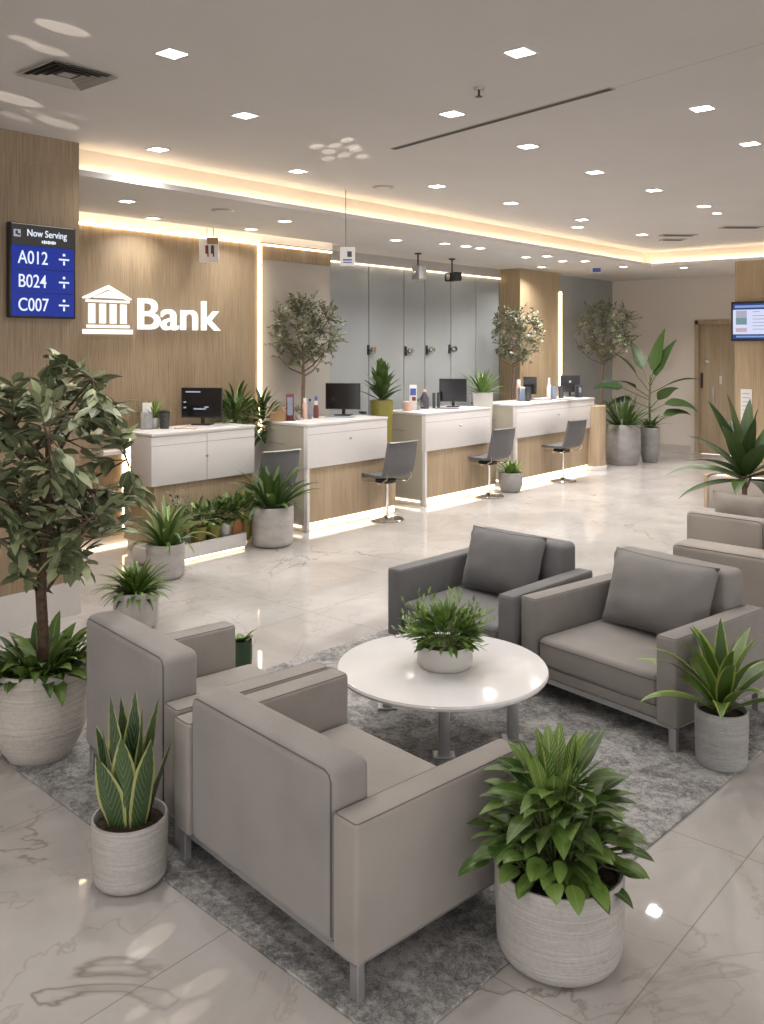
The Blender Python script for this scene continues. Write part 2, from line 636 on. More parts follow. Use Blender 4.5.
M['cove'] = emit('cove_led', (1.0, 0.78, 0.52), 11.0)
M['led_soft'] = emit('warm_led_soft', (1.0, 0.76, 0.48), 4.0)
M['sign_white'] = emit('lit_sign_face', (1.0, 0.95, 0.88), 1.25)
M['panel_blue'] = emit('display_blue', (0.004, 0.022, 0.26), 1.0)
M['panel_dark'] = emit('display_charcoal', (0.05, 0.045, 0.042), 0.6)
M['display_text'] = emit('display_text', (0.78, 0.85, 1.0), 1.0)
M['tv_white'] = emit('tv_white', (0.62, 0.66, 0.86), 1.0)
M['tv_blue'] = emit('tv_blue', (0.02, 0.06, 0.24), 0.8)
M['tv_lightblue'] = emit('tv_lightblue', (0.25, 0.36, 0.66), 0.9)
M['tv_teal'] = emit('tv_teal', (0.18, 0.30, 0.34), 0.9)
M['tv_pink'] = emit('tv_pink', (0.55, 0.42, 0.48), 0.9)
M['tv_grey'] = emit('tv_grey', (0.42, 0.42, 0.52), 0.9)
M['vent'] = plain('vent_metal', (0.40, 0.37, 0.34), 0.4, 0.3)
M['vent_dark'] = plain('vent_dark', (0.03, 0.027, 0.025), 0.7)
M['paper'] = plain('white_paper', (0.72, 0.70, 0.69), 0.6, var=0.01)
M['red'] = plain('red_print', (0.15, 0.03, 0.035), 0.5)
M['blue'] = plain('blue_print', (0.05, 0.10, 0.35), 0.5)
M['ink'] = plain('dark_print', (0.06, 0.05, 0.07), 0.5)
M['cup'] = plain('charcoal_cup', (0.045, 0.05, 0.052), 0.4)
M['kraft'] = plain('kraft_card', (0.30, 0.19, 0.10), 0.8)
M['pink'] = plain('blush_ceramic', (0.62, 0.42, 0.34), 0.5)
M['bluegrey'] = plain('blue_grey_plastic', (0.22, 0.26, 0.34), 0.4)
M['acrylic'] = plain('clear_acrylic', (0.55, 0.56, 0.58), 0.1)
M['acrylic'].node_tree.nodes['Principled BSDF'].inputs['Alpha'].default_value = 0.35
M['wire'] = plain('thin_wire', (0.30, 0.28, 0.26), 0.5)

# ---------------------------------------------------------------- room shell
ZC, ZS = 3.52, 3.28            # main ceiling, dropped soffit
YS, YW, YG = 6.1, 7.9, 8.3     # soffit lip, wood feature wall, recessed glass
XR, XF = 13.8, 16.5            # lip of the far soffit, far wall

struct('floor', MB().box2((-7, -10, -0.1), (17.5, 9, 0)), M['floor'])
struct('ceiling', MB().box2((-7, -10, ZC), (XR + 0.35, YS + 0.35, ZC + 0.1)), M['ceiling'])
sf = MB()
sf.box2((-7, YS, ZS), (XF + 0.2, YW - 0.16, ZS + 0.045))
sf.box2((8.27, YW - 0.16, ZS), (XF + 0.2, 9, ZS + 0.045))
sf.box2((XR, -10, ZS), (XF + 0.2, YS, ZS + 0.045))
sf.box2((-7, YW - 0.16, ZS + 0.16), (8.27, 9, ZS + 0.2))
struct('ceiling_soffit', sf, M['soffit'])
fa = MB()
fa.box2((-7, YS + 0.18, ZS + 0.045), (XR + 0.22, YS + 0.24, ZC))
fa.box2((XR + 0.16, -10, ZS + 0.045), (XR + 0.22, YS + 0.18, ZC))
struct('trim_1', fa, M['fascia'])
# wood panel wall with the queue display
struct('wall_left', MB().box2((-7, YS, 0.25), (3.65, YW + 0.3, ZC)), M['wood'])
struct('baseboard_left', MB().box2((-7, YS - 0.012, 0), (3.66, YW, 0.25)), M['base'])
# back wall: wood feature wall, wood band above a glass plate, glass bay, wood return
struct('wall_back', MB().box2((-7, 8.5, 0), (XF + 0.2, 8.7, ZC)), M['wall'])
struct('wall_back_wood', MB().box2((3.6, YW, 0.1), (7.03, 8.5, ZS - 0.04)), M['wood'])
struct('trim_5', MB().box2((3.6, YW - 0.004, ZS - 0.06), (8.28, YW + 0.02, ZS + 0.16)), M['fascia'])
struct('baseboard_back', MB().box2((3.6, YW - 0.015, 0), (8.28, YW + 0.05, 0.1)), M['base'])
struct('wall_back_band', MB().box2((7.06, YW + 0.03, 3.02), (8.28, 8.5, ZS - 0.04)), M['wood'])
gp = MB()
gp.box2((7.06, YW + 0.05, 0.1), (8.28, 8.5, 3.02))
struct('wall_back_glass_plate', gp, M['glass_plate'])
# frosted glass bay
edges_px = [332, 369, 404, 425, 451, 476, 497]
xs = [8.28] + [PY(p, 300, YG).x for p in edges_px[1:-1]] + [12.75]
for i in range(len(xs) - 1):
    o = struct('window_%d' % (i + 1), MB().box2((xs[i] + 0.008, YG, 0.05), (xs[i + 1] - 0.008, YG + 0.03, 3.12), 0.004, 1), M['frosted'])
struct('trim_2', MB().box2((8.28, YG + 0.03, 0), (12.75, YG + 0.05, 3.2)), M['gap'])
struct('trim_3', MB().box2((8.28, YG - 0.02, 3.14), (12.75, YG + 0.04, ZS)), M['header'])
struct('wall_back_wood_return', MB().box2((12.75, YW, 0.0), (14.05, 8.5, ZS)), M['wood_far'])
struct('window_7', MB().box2((14.1, 8.1, 0.0), (XF, 8.5, ZS)), M['frosted'])
# far wall with the door opening
yd0, yd1, zd = 5.55, PX(695, 330, XF).y, 2.47
fw = MB()
fw.box2((XF, yd1, 0), (XF + 0.15, 9, ZS))
fw.box2((XF, -10, 0), (XF + 0.15, yd0, ZS))
fw.box2((XF, yd0, zd), (XF + 0.15, yd1, ZS))
struct('wall_far', fw, M['wall'])
struct('baseboard_far', MB().box2((XF - 0.015, yd1 + 0.08, 0), (XF, 8.1, 0.14)), M['base'])
struct('wall_right', MB().box2((XR, -10, 0), (XR + 0.4, PX(735, 300, XR).y, ZS)), M['wood_far'])

dr = thing('door_1', None, None, (XF, (yd0 + yd1) / 2, 0))
dr['kind'] = 'structure'
hw = (yd1 - yd0) / 2
f = MB()
f.box2((-0.03, hw - 0.07, 0), (0.14, hw, zd))
f.box2((-0.03, -hw, 0), (0.14, -hw + 0.07, zd))
f.box2((-0.03, -hw, zd - 0.07), (0.14, hw, zd + 0.01))
f.build('door_frame', M['door_wood'], dr, 0)
lf = MB().box2((0.09, -hw + 0.07, 0.01), (0.13, hw - 0.07, zd - 0.07)).build('door_leaf', M['door_wood'], dr, 0)
MB().box2((0.045, hw - 0.34, 0.95), (0.09, hw - 0.30, 1.25), 0.01).build('door_handle', M['steel'], lf)
MB().lathe([(0, 0), (0.045, 0), (0.05, 0.01), (0.03, 0.03), (0, 0.035)], 20).build('viewer', M['steel'], lf, loc=(0.09, hw - 0.2, 1.72)).rotation_euler = (0, -pi / 2, 0)
MB().box2((0.05, hw - 0.12, 1.22), (0.09, hw - 0.09, 1.5), 0.005).build('latch', M['black'], lf)
MB().box2((0.07, -0.02, 1.3), (0.09, 0.02, 1.45), 0.004).build('keypad', M['paper'], lf)


# ---------------------------------------------------------------- LED strips
def led(name, a, b, label, mat='led', group='warm LED strips'):
    o = MB().box2(a, b).build(name, M[mat], None, 0)
    tag(o, label, 'light strip', group)
    return o


led('cove_light', (3.7, YS + 0.13, ZS + 0.046), (XR + 0.1, YS + 0.16, ZS + 0.056), 'warm cove light running along the long soffit lip above the counters', 'cove')
led('cove_light', (XR + 0.11, -6, ZS + 0.046), (XR + 0.14, YS + 0.05, ZS + 0.056), 'warm cove light along the short soffit lip above the far door', 'cove')
led('light_strip', (3.66, YW - 0.03, ZS - 0.10), (7.03, YW - 0.005, ZS - 0.075), 'warm strip along the top of the wood wall over the Bank sign')
led('cove_light', (3.7, YW - 0.19, ZS + 0.047), (8.2, YW - 0.17, ZS + 0.06), 'hidden warm cove light glowing in the slot above the wood wall', 'led')
led('light_strip', (7.03, YW - 0.02, 0.1), (7.068, YW + 0.01, ZS - 0.09), 'tall warm vertical strip where the Bank wood wall meets the glass')
led('light_strip', (7.08, YW + 0.005, ZS - 0.10), (8.28, YW + 0.025, ZS - 0.08), 'warm strip on top of the short wood band above the first olive tree', 'led_soft')
led('light_strip', (8.3, YG - 0.03, 3.12), (12.74, YG - 0.005, 3.135), 'thin warm strip along the top of the frosted glass bay', 'led_soft')
led('light_strip', (14.04, YW - 0.02, 0.3), (14.10, YW + 0.01, 2.95), 'vertical warm strip on the wood return behind the last desk')
xv = PY(126, 500, YW).x
led('light_strip', (xv - 0.04, YW - 0.02, 0.12), (xv + 0.04, YW - 0.003, 1.08), 'short bright vertical strip on the wall beside the first desk')
led('light_strip', (3.7, YW - 0.05, 0.005), (xv + 0.3, YW - 0.03, 0.02), 'warm floor strip at the foot of the Bank wood wall', 'led_soft')


# ---------------------------------------------------------------- ceiling fittings
def light_proto(size, z):
    t = thing('ceiling_light', '', 'ceiling light', (0, 0, z))
    s = size / 2
    fr = MB()
    for a, b in (((-s - .012, -s - .012, -.006), (s + .012, -s, 0)), ((-s - .012, s, -.006), (s + .012, s + .012, 0)),
                 ((-s - .012, -s, -.006), (-s, s, 0)), ((s, -s, -.006), (s + .012, s, 0))):
        fr.box2(a, b)
    fr.build('frame', M['white'], t, 0)
    MB().box2((-s, -s, -.004), (s, s, -0.0005)).build('diffuser', M['lamp'], t, 0)
    return t


MAIN = [
    (172, 53, 'square downlight closest to the square air vent'),
    (245, 115, 'square downlight second along the row that starts beside the air vent'),
    (158, 149, 'square downlight just in front of the cove, above the wood panel wall edge'),
    (298, 171, 'square downlight in front of the cove, above the first hanging placard'),
    (520, 52, 'square downlight nearest the camera on the right of the ceiling'),
    (452, 113.5, 'square downlight between the sprinkler and the long slot vent'),
    (702, 108, 'square downlight highest at the right, past the end of the slot vent'),
    (528, 146, 'square downlight just beyond the long slot vent'),
    (750, 143.5, 'square downlight at the right edge of the photo'),
    (595, 172, 'square downlight in the middle row of the ceiling, right of centre'),
    (437, 186, 'square downlight in front of the cove beside the second hanging placard'),
    (654, 190, 'square downlight third from the right edge of the ceiling'),
    (511, 203, 'square downlight in front of the cove above the second olive tree'),
    (704, 206, 'larger of the pair of downlights near the dark far vent'),
    (717, 213, 'smaller of the pair of downlights near the dark far vent'),
    (582, 219.5, 'square downlight near the cove above the third olive tree, upper one'),
    (642, 234.5, 'square downlight closest to the inner corner of the cove'),
    (578, 227, 'square downlight near the cove above the third olive tree, lower one'),
]
SOFF = [
    (127, 201, 'soffit downlight closest to the queue display panel'),
    (153, 218, 'soffit downlight over the Bank letters'),
    (285, 221, 'soffit downlight above the first olive tree, brighter one'),
    (251, 229, 'soffit downlight beside the first hanging placard'),
    (396, 240, 'soffit downlight beside the second hanging placard'),
    (445, 243.5, 'soffit downlight above the first ceiling camera'),
    (466, 246, 'soffit downlight above the second ceiling camera'),
    (480, 248, 'small soffit downlight above the end of the glass bay'),
    (526, 257, 'soffit downlight above the second olive tree'),
    (547, 256, 'soffit downlight over the wood return, nearer the lip'),
    (562.6, 261, 'soffit downlight over the vertical strip of the wood return'),
    (585, 261, 'soffit downlight beside the small blue placard'),
    (541.6, 267, 'soffit downlight close to the top of the wood return'),
    (623.5, 266.6, 'soffit downlight above the third olive tree'),
    (684, 267.5, 'soffit downlight over the far door wall'),
]
proto = light_proto(0.118, ZC)
lamp_pts = []
for i, (px, py, lab) in enumerate(MAIN):
    p = PZ(px, py, ZC)
    small = lab.startswith('smaller')
    if i == 0:
        proto.location = p
        proto['label'] = lab
        proto['group'] = 'downlights in the main ceiling'
        o = proto
    else:
        o = dup(proto, p, 0, lab)
    if small:
        o.scale = (0.7, 0.7, 1)
    lamp_pts.append((p, 1.0))
pr2 = light_proto(0.105, ZS)
for i, (px, py, lab) in enumerate(SOFF):
    p = PZ(px, py, ZS)
    if i == 0:
        pr2.location = p
        pr2['label'] = lab
        pr2['group'] = 'downlights in the soffit'
    else:
        dup(pr2, p, 0, lab, 'downlights in the soffit')
    lamp_pts.append((p, 0.55))

# square four-way diffuser
vp = [PZ(45, 57, ZC), PZ(110, 71, ZC), PZ(92, 89, ZC), PZ(20, 76, ZC)]
vc = sum(vp, Vector()) / 4
sq = 0.40
vt = thing('air_vent', 'square metal four-way air vent with nested louvres in the main ceiling', 'vent', (vc.x, vc.y, ZC))
MB().box2((-sq / 2 + .03, -sq / 2 + .03, -.004), (sq / 2 - .03, sq / 2 - .03, 0)).build('duct', M['vent_dark'], vt, 0)
for k in range(5):
    a = sq / 2 - k * 0.040
    b = a - (0.024 if k == 0 else 0.017) if k < 4 else 0.0
    mb = MB()
    z0, z1 = -0.012 + .001 * k, -0.010 + .001 * k
    if k < 4:
        for q in range(4):
            R = Matrix.Rotation(q * pi / 2, 3, 'Z')
            vs = [R @ Vector(p) for p in ((-a, -a, z0 - .006), (a, -a, z0 - .006), (b, -b, z1 + .004), (-b, -b, z1 + .004))]
            mb.add(vs, [[3, 2, 1, 0]])
    else:
        mb.box2((-a, -a, z0), (a, a, z1))
    mb.build('frame' if k == 0 else 'louvre', M['vent'], vt, 0)
# long slot diffuser
a, b = PZ(393, 149, ZC), PZ(613, 88, ZC)
sl = thing('slot_vent', 'long thin dark slot vent across the main ceiling', 'vent', ((a + b) / 2), atan2(b.y - a.y, b.x - a.x))
L = (b - a).length
MB().box2((-L / 2, -.03, -.004), (L / 2, .03, 0)).build('frame', M['vent'], sl, 0)
MB().box2((-L / 2 + .01, -.02, -.006), (L / 2 - .01, -.004, -.0035)).build('slot', M['vent_dark'], sl, 0)
MB().box2((-L / 2 + .01, .006, -.006), (L / 2 - .01, .016, -.0035)).build('slot', M['vent_dark'], sl, 0)
# faint ceiling joint going on from the slot vent
a2 = PZ(764, 43, ZC)
jt = MB()
dv = (a2 - b).normalized() * 0.004
pz = Vector((-dv.y, dv.x, 0))
jt.add([b + pz, b - pz, a2 - pz, a2 + pz], [[0, 1, 2, 3]])
for i in range(len(jt.v)):
    jt.v[i] = (jt.v[i][0], jt.v[i][1], ZC - 0.001)
struct('trim_4', jt, M['vent'])
for px, py, wd, lab in ((678, 235, 0.24, 'slim grey linear vent nearest the cove corner'), (673, 239.5, 0.17, 'short grey linear vent closest to the far soffit'), (741, 227, 0.26, 'dark linear vent at the far edge of the main ceiling')):
    p = PZ(px, py, ZC)
    v_ = thing('linear_vent', lab, 'vent', (p.x, p.y, ZC), ang(2), 'far linear vents')
    MB().box2((-wd, -.10, -.01), (wd, .10, 0), 0.004, 1).build('frame', M['vent'], v_)
    MB().box2((-wd + .04, -.06, -.012), (wd - .04, .06, -.009)).build('slot', M['vent_dark'], v_, 0)
# sprinkler
p = PZ(479, 88, ZC)
sp_ = thing('sprinkler', 'small sprinkler head hanging from the main ceiling', 'sprinkler', (p.x, p.y, ZC))
MB().lathe([(0.0, -.012), (0.03, -.01), (0.032, 0), (0, 0)], 18).build('flange', M['vent'], sp_)
MB().tube([(0, 0, -.01), (0, 0, -.05)], .007).build('stem', M['black'], sp_)
MB().lathe([(0, -.056), (.02, -.054), (.022, -.05), (0, -.048)], 12).build('deflector', M['black'], sp_)
# round speakers / detectors, faint
for px, py, lab in ((383, 187, 'faint round ceiling speaker in front of the cove'), (222, 210, 'thin flat detector on the soffit between downlights')):
    z = ZC if py < 200 else ZS
    p = PZ(px, py, z)
    d_ = thing('ceiling_speaker' if py < 200 else 'smoke_detector', lab, 'ceiling fitting', (p.x, p.y, z))
    MB().lathe([(0, -.012), (.09, -.012), (.11, 0), (0, 0)], 28).build('cover', M['vent'], d_)
    MB().lathe([(0, -.014), (.07, -.0135), (.072, -.011), (0, -.011)], 24).build('grille', M['ceiling'], d_)

# hanging placards
def placard(px, top, bot, wpx, d, lab, cx_col, ztop, wires, rz=None):
    c = PD(px, (top + bot) / 2, d)
    h = (bot - top) / F * d
    w = wpx / F * d
    t = thing('hanging_sign', lab, 'sign', (c.x, c.y, c.z), (TH - pi / 2) if rz is None else rz)
    MB().box((0, 0, 0), (w, 0.012, h), 0.003, 1).build('board', M['paper'], t)
    for k in wires:
        MB().tube([(k * w, 0, h / 2), (k * w, 0, ztop - c.z)], 0.004, 6).build('wire', M['wire'], t)
    return t, w, h


t, w, h = placard(209, 239, 262.5, 20, 9.75, 'white hanging placard with red and dark marks before the Bank wood wall', None, ZS, (-0.1, 0.22))
MB().box((0.1 * w + .02, -0.012, h * 0.42), (w * 0.55, 0.02, h * 0.28), 0.003, 1).build('clip', M['kraft'], t)
for k, (dx, mm) in enumerate(((-0.1, 'red'), (0.18, 'ink'))):
    g = MB().box((dx * w, -.0075, -.0), (w * .16, .004, h * .26), .002, 1)
    g.lathe([(0, -.02), (.018, -.008), (.018, .008), (0, .02)], 10, (dx * w, -.008, h * .17), 1, .15)
    g.box((dx * w + .012, -.0075, -h * .17), (w * .07, .004, h * .18))
    g.build('symbol', M[mm], t)
t, w, h = placard(347.5, 247, 266, 15, 8.77, 'pale hanging placard with a small coloured emblem in front of the glass bay', None, ZC, (-0.12,))
MB().box((0.02, -.0075, h * .12), (w * .3, .004, h * .3), .01, 2).build('emblem', M['ink'], t)
MB().box((0.0, -.0075, -h * .18), (w * .6, .004, h * .07)).build('caption', M['blue'], t)
MB().box((0.0, -.0075, -h * .32), (w * .6, .004, h * .05)).build('caption', M['blue'], t)
t, w, h = placard(596.5, 264.5, 273, 9, 14.8, 'small blue hanging placard above the third olive tree', None, ZS, (-0.3, 0.3))
MB().box((0.0, -.0075, -h * .1), (w * .9, .004, h * .6)).build('print', M['blue'], t)
# clear hung glass screens edges (thin suspension rods)
for px, top, bot, d, lab in ((573, 240, 262, 13.9, 'thin rod hung from the main ceiling before the wood return'),):
    pass


def camera_thing(px, py, d, lab, dark):
    c = PD(px, py, d)
    t = thing('security_camera', lab, 'camera', (c.x, c.y, ZS), ang(-60))
    MB().lathe([(0, -.02), (.045, -.018), (.05, 0), (0, 0)], 18).build('mount', M['black'], t)
    MB().tube([(0, 0, -.015), (0, 0, c.z - ZS + .03)], .012, 8).build('stem', M['black'], t)
    MB().box((0.03, 0, c.z - ZS), (.28 if dark else .2, .13, .13 if dark else .2), .02, 3).build('housing', M['black'] if dark else M['pot_silver'], t)
    g = MB().lathe([(0, 0), (.045, 0), (.05, .02), (0, .03)], 18)
    g.build('lens', M['chrome'] if not dark else M['steel'], t, loc=(.03, -.07, c.z - ZS)).rotation_euler = (pi / 2, 0, 0)


camera_thing(418, 273, 12.4, 'silver ceiling camera over the glass bay, silver one of the two', False)
camera_thing(452, 277, 13.2, 'black one of the two ceiling cameras over the glass bay', True)

# glass bay knobs
knobs = [(371, 350, 'door knob on the first glass seam'), (408, 351, 'brass door knob on the second glass seam'), (429, 350, 'round silver door knob on the third glass seam'), (451.5, 349, 'silver door knob with dark plate on the last glass seam')]
for px, py, lab in knobs:
    p = PY(px, py, YG - 0.01)
    t = thing('door_knob', lab, 'door knob', p, 0, 'knobs on the frosted glass doors')
    MB().box((-.05, 0.004, 0), (.05, .012, .14), .004, 1).build('plate', M['black'], t)
    o = MB().lathe([(0, 0), (.02, 0), (.02, .03), (.05, .04), (.055, .06), (.04, .085), (0, .09)], 20).build('knob', M['chrome'], t)
    o.rotation_euler = (pi / 2, 0, 0)

# ---------------------------------------------------------------- queue display
a, b = PY(6, 222, YS), PY(72, 229, YS)
zb, ztp = 2.2, 2.87
w, h = b.x - a.x, ztp - zb
qd = thing('queue_display', 'black framed blue queue screen reading A012, B024, C007 on the wood panel wall', 'screen', ((a.x + b.x) / 2, YS, (zb + ztp) / 2))
MB().box((0, -.025, 0), (w, .05, h), .006, 2).build('housing', M['black'], qd)
iw = w - 0.03
head_h = h * 0.215
MB().box((0, -.0515, h / 2 - .012 - head_h / 2), (iw, .004, head_h)).build('header_panel', M['panel_dark'], qd, 0)
MB().box((0, -.0515, h / 2 - .008), (iw, .006, .006)).build('header_trim', M['steel'], qd, 0)
text_part('title_lettering', 'Now Serving', 0.07, M['display_text'], qd, (-iw * .27, -.055, h / 2 - .012 - head_h * .54), bold=.0003, sx=.84)
g = MB()
for k in range(7):
    g.box((0.0 + k * 0.016 - .01, -.055, h / 2 - .012 - head_h * .78), (.011, .003, .018 + .006 * (k % 2)))
g.build('subtitle_marks', M['display_text'], qd, 0)
g = MB()
g.box((-iw * .42, -.055, h / 2 - .012 - head_h * .44), (.05, .003, .05))
g.mi = 1
g.box((-iw * .43, -.057, h / 2 - .012 - head_h * .42), (.018, .003, .028))
g.box((-iw * .395, -.057, h / 2 - .012 - head_h * .50), (.018, .003, .014))
g.build('emblem', [M['tv_grey'], M['panel_dark']], qd, 0)
row_h = (h - .024 - head_h) / 3
for k, s in enumerate(('A012', 'B024', 'C007')):
    zc = h / 2 - .012 - head_h - row_h * (k + .5)
    MB().box((0, -.0515, zc), (iw, .004, row_h - .004)).build('row_panel', M['panel_blue'], qd, 0)
    text_part('row_lettering', s, 0.132, M['display_text'], qd, (-iw * .41, -.055, zc - .046), bold=.0003, sx=.80)
    g = MB().box((iw * .33, -.055, zc), (.08, .003, .012))
    g.box((iw * .33, -.055, zc + .034), (.018, .003, .018))
    g.box((iw * .33, -.055, zc - .026), (.013, .003, .03))
    g.build('arrow', M['display_text'], qd, 0)

# ---------------------------------------------------------------- Bank sign
yb = YW - 0.05
L0, L1 = PY(84, 330, yb), PY(133, 330, yb)
B0, B1 = PY(139, 329, yb), PY(221, 329, yb)
bs = thing('bank_sign', 'glowing white temple emblem and Bank lettering on the wood wall', 'sign', ((L0.x + B1.x) / 2, yb, PY(110, 310, yb).z))
ox, oz = bs.location.x, bs.location.z
ew = L1.x - L0.x
ex = (L0.x + L1.x) / 2 - ox
zt = PY(108, 285, yb).z - oz
zbm = PY(108, 334, yb).z - oz
eh = zt - zbm
g = MB()
D0, D1 = 0.0, 0.03
zr = zbm + eh * .71
z_in = .045
g.prism([(ex - ew * .5, zr + eh * .03), (ex, zt), (ex + ew * .47, zr + eh * .03), (ex + ew * .47, zr), (ex + ew * .38, zr), (ex, zt - eh * .085), (ex - ew * .40, zr), (ex - ew * .5, zr)], D0, D1)
g.build('emblem_roof', M['sign_white'], bs, 0)
MB().prism([(ex - ew * .31, zr + .012), (ex, zt - eh * .125), (ex + ew * .29, zr + .012)], D0, D1).build('emblem_pediment', M['sign_white'], bs, 0)
MB().box2((ex - ew * .44, D0, zbm + eh * .645), (ex + ew * .43, D1, zbm + eh * .69)).build('emblem_beam', M['sign_white'], bs, 0)
for k in range(4):
    cxk = ex - ew * .33 + k * ew * .215
    MB().box2((cxk - ew * .055, D0, zbm + eh * .215), (cxk + ew * .055, D1, zbm + eh * .615)).build('emblem_column', M['sign_white'], bs, 0)
MB().box2((ex - ew * .42, D0, zbm + eh * .125), (ex + ew * .43, D1, zbm + eh * .185)).build('emblem_step', M['sign_white'], bs, 0)
MB().box2((ex - ew * .5, D0, zbm), (ex + ew * .5, D1, zbm + eh * .095)).build('emblem_step', M['sign_white'], bs, 0)
tp = text_part('lettering', 'Bank', 0.40, M['sign_white'], bs, (0, 0.015, 0), extrude=.015, bold=.0035)
bb = [Vector(c) for c in tp.bound_box]
tw = max(c.x for c in bb) - min(c.x for c in bb)
tx0 = min(c.x for c in bb)
sx = (B1.x - B0.x) / tw
capz = PY(145, 297.5, yb).z - PY(145, 329, yb).z
th_ = max(c.y for c in bb) - min(c.y for c in bb)
tp.data.transform(Matrix.Translation((-tx0, 0, 0)))
tp.data.transform(Matrix.Diagonal((sx, capz / th_, 1, 1)))
tp.location = (B0.x - ox, 0.015, PY(145, 329, yb).z - oz)

# ---------------------------------------------------------------- TV on the honey wood wall
p0, p1 = PX(731, 302, XR - .06), PX(731, 341, XR - .06)
tvw, tvh = 1.02, p0.z - p1.z
tv = thing('wall_tv', 'black framed TV showing a pale blue page on the honey wood wall', 'TV', (XR, p0.y - tvw / 2, (p0.z + p1.z) / 2), -pi / 2)
# local: x along -y (room), viewer side is local -y
MB().box((0, -.03, 0), (tvw, .06, tvh), .008, 2).build('housing', M['black'], tv)
sw, sh = tvw - .06, tvh - .06
MB().box((0, -.0615, 0), (sw, .003, sh)).build('screen', M['tv_white'], tv, 0)
MB().box((0, -.0635, sh / 2 - .045), (sw, .003, .09)).build('title_bar', M['tv_blue'], tv, 0)
MB().box((-sw * .22, -.0655, sh / 2 - .045), (sw * .5, .003, .035)).build('title_marks', M['tv_lightblue'], tv, 0)
MB().box((0, -.0635, -sh / 2 + .035), (sw, .003, .07)).build('footer_bar', M['tv_blue'], tv, 0)
MB().box((-sw * .1, -.0655, -sh / 2 + .035), (sw * .7, .003, .025)).build('footer_marks', M['tv_lightblue'], tv, 0)
MB().box((-sw * .37, -.0635, .06), (.16, .003, .2)).build('picture_tile', M['tv_grey'], tv, 0)
MB().box((-sw * .37, -.065, .0), (.16, .003, .1)).build('picture_tile', M['tv_teal'], tv, 0)
MB().box((-sw * .37, -.0635, -.13), (.16, .003, .06)).build('picture_tile', M['tv_pink'], tv, 0)
g = MB()
for k, (wd, zz) in enumerate(((.1, .14), (.3, .08), (.42, .03), (.42, -.02), (.2, -.07), (.3, -.12))):
    g.box((-sw * .2 + wd / 2, -.0635, zz), (wd, .003, .012))
g.build('text_lines', M['tv_grey'], tv, 0)
# notice on the wood wall
pn0, pn1 = PX(741, 389, XR), PX(752, 421, XR)
nt_ = thing('wall_notice', 'pale paper notice lit on the honey wood wall under the TV', 'notice', (XR, (pn0.y + pn1.y) / 2, (pn0.z + pn1.z) / 2), -pi / 2)
nw, nh = abs(pn0.y - pn1.y), abs(pn0.z - pn1.z)
MB().box((0, -.006, 0), (nw, .012, nh)).build('sheet', M['paper'], nt_, 0)
g = MB()
for k in range(6):
    g.box((0, -.0125, nh * (.36 - .13 * k)), (nw * .7, .002, nh * .03))
g.build('printed_lines', M['tv_grey'], nt_, 0)

# ---------------------------------------------------------------- counters
ZT = 1.165
YD = 6.85


def desk(name, x0, x1, xbase, y0, lab, post=True, doors=1, depth=0.68, zap=0.685):
    """counter desk; local origin at the floor below its front corner, x along the counter"""
    t = thing(name, lab, 'desk', (x0, y0, 0), 0, 'white and oak service desks')
    w = x1 - x0
    # worktop and apron box
    MB().box2((-.034, -.005, ZT - .03), (w + .005, depth, ZT), .004, 2).build('worktop', M['white'], t)
    ap = MB().box2((-.03, 0.004, zap), (w, .34, ZT - .031), .004, 2).build('apron', M['white'], t)
    MB().box2((-.028, .0025, ZT - .122), (w, .02, ZT - .119)).build('shadow_joint', M['gap'], ap, 0)
    if doors == 2:
        MB().box2((w * .5 - .0015, .0025, zap), (w * .5 + .0015, .02, ZT - .04)).build('door_joint', M['gap'], ap, 0)
    k = MB().lathe([(0, 0), (.012, 0), (.016, .012), (.010, .022), (0, .024)], 16).build('lock', M['steel'], ap, loc=(w * .5, .004, (zap + ZT) / 2 - .01 + (.05 if doors == 1 else .0)))
    k.rotation_euler = (pi / 2, 0, 0)
    # oak base with a light gap below
    MB().box2((.03, .05, .09), (xbase, depth - .03, zap - .002), .002, 1).build('oak_base', M['wood_light'], t, 0)
    MB().box2((.05, .09, 0), (xbase - .03, depth - .06, .09)).build('plinth', M['base'], t, 0)
    MB().box2((.04, .055, .012), (xbase - .02, .075, .085)).build('plinth_light', M['plinth'], t, 0)
    if post:
        MB().box2((-.028, .012, 0), (.012, .06, zap - .001), .004, 1).build('post', M['white'], t)
        sd = MB().box2((-.031, .061, .07), (-.008, depth + .0, ZT - .032), .003, 1).build('side_panel', M['side_panel'], t)
        MB().box2((-.033, .35, ZT - .24), (-.030, depth, ZT - .235)).build('joint', M['gap'], sd, 0)
        MB().box2((-.045, .10, .045), (-.03, depth - .05, .065)).build('plinth_light', M['plinth'], t, 0)
        MB().box2((-.02, .08, 0), (-.004, depth, .07)).build('side_plinth', M['base'], t, 0)
    else:
        MB().box2((-.3, .40, .95), (-.032, .57, .985), .004, 1).build('side_shelf', M['white'], t)
    return t


desk('service_desk', 5.10, 6.36, 1.22, 7.2, 'white floating two-door desk under the Bank letters, with planter box before it', post=False, doors=2, depth=.58, zap=.66)
desk('service_desk', 6.83, 8.12, 1.50, YD, 'second white desk from the Bank wall, with the first olive tree behind')
desk('service_desk', 8.89, 10.30, 1.62, YD, 'third white desk, between the tall yellow planter and the white planter')
desk('service_desk', 11.0, 13.32, 2.3, YD, 'longest white desk at the far end, beside the rounded wooden pedestal')
# wooden pedestal
p = PZ(594, 469, 0)
t = thing('wood_pedestal', 'rounded oak pedestal with white base at the end of the last desk', 'pedestal', p)
MB().lathe([(.185, .07), (.185, 1.03), (.18, 1.035), (0, 1.035)], 40).build('body', M['wood_light'], t)
MB().lathe([(0, 0), (.2, 0), (.205, .06), (.2, .07), (0, .07)], 40).build('base', M['white'], t)


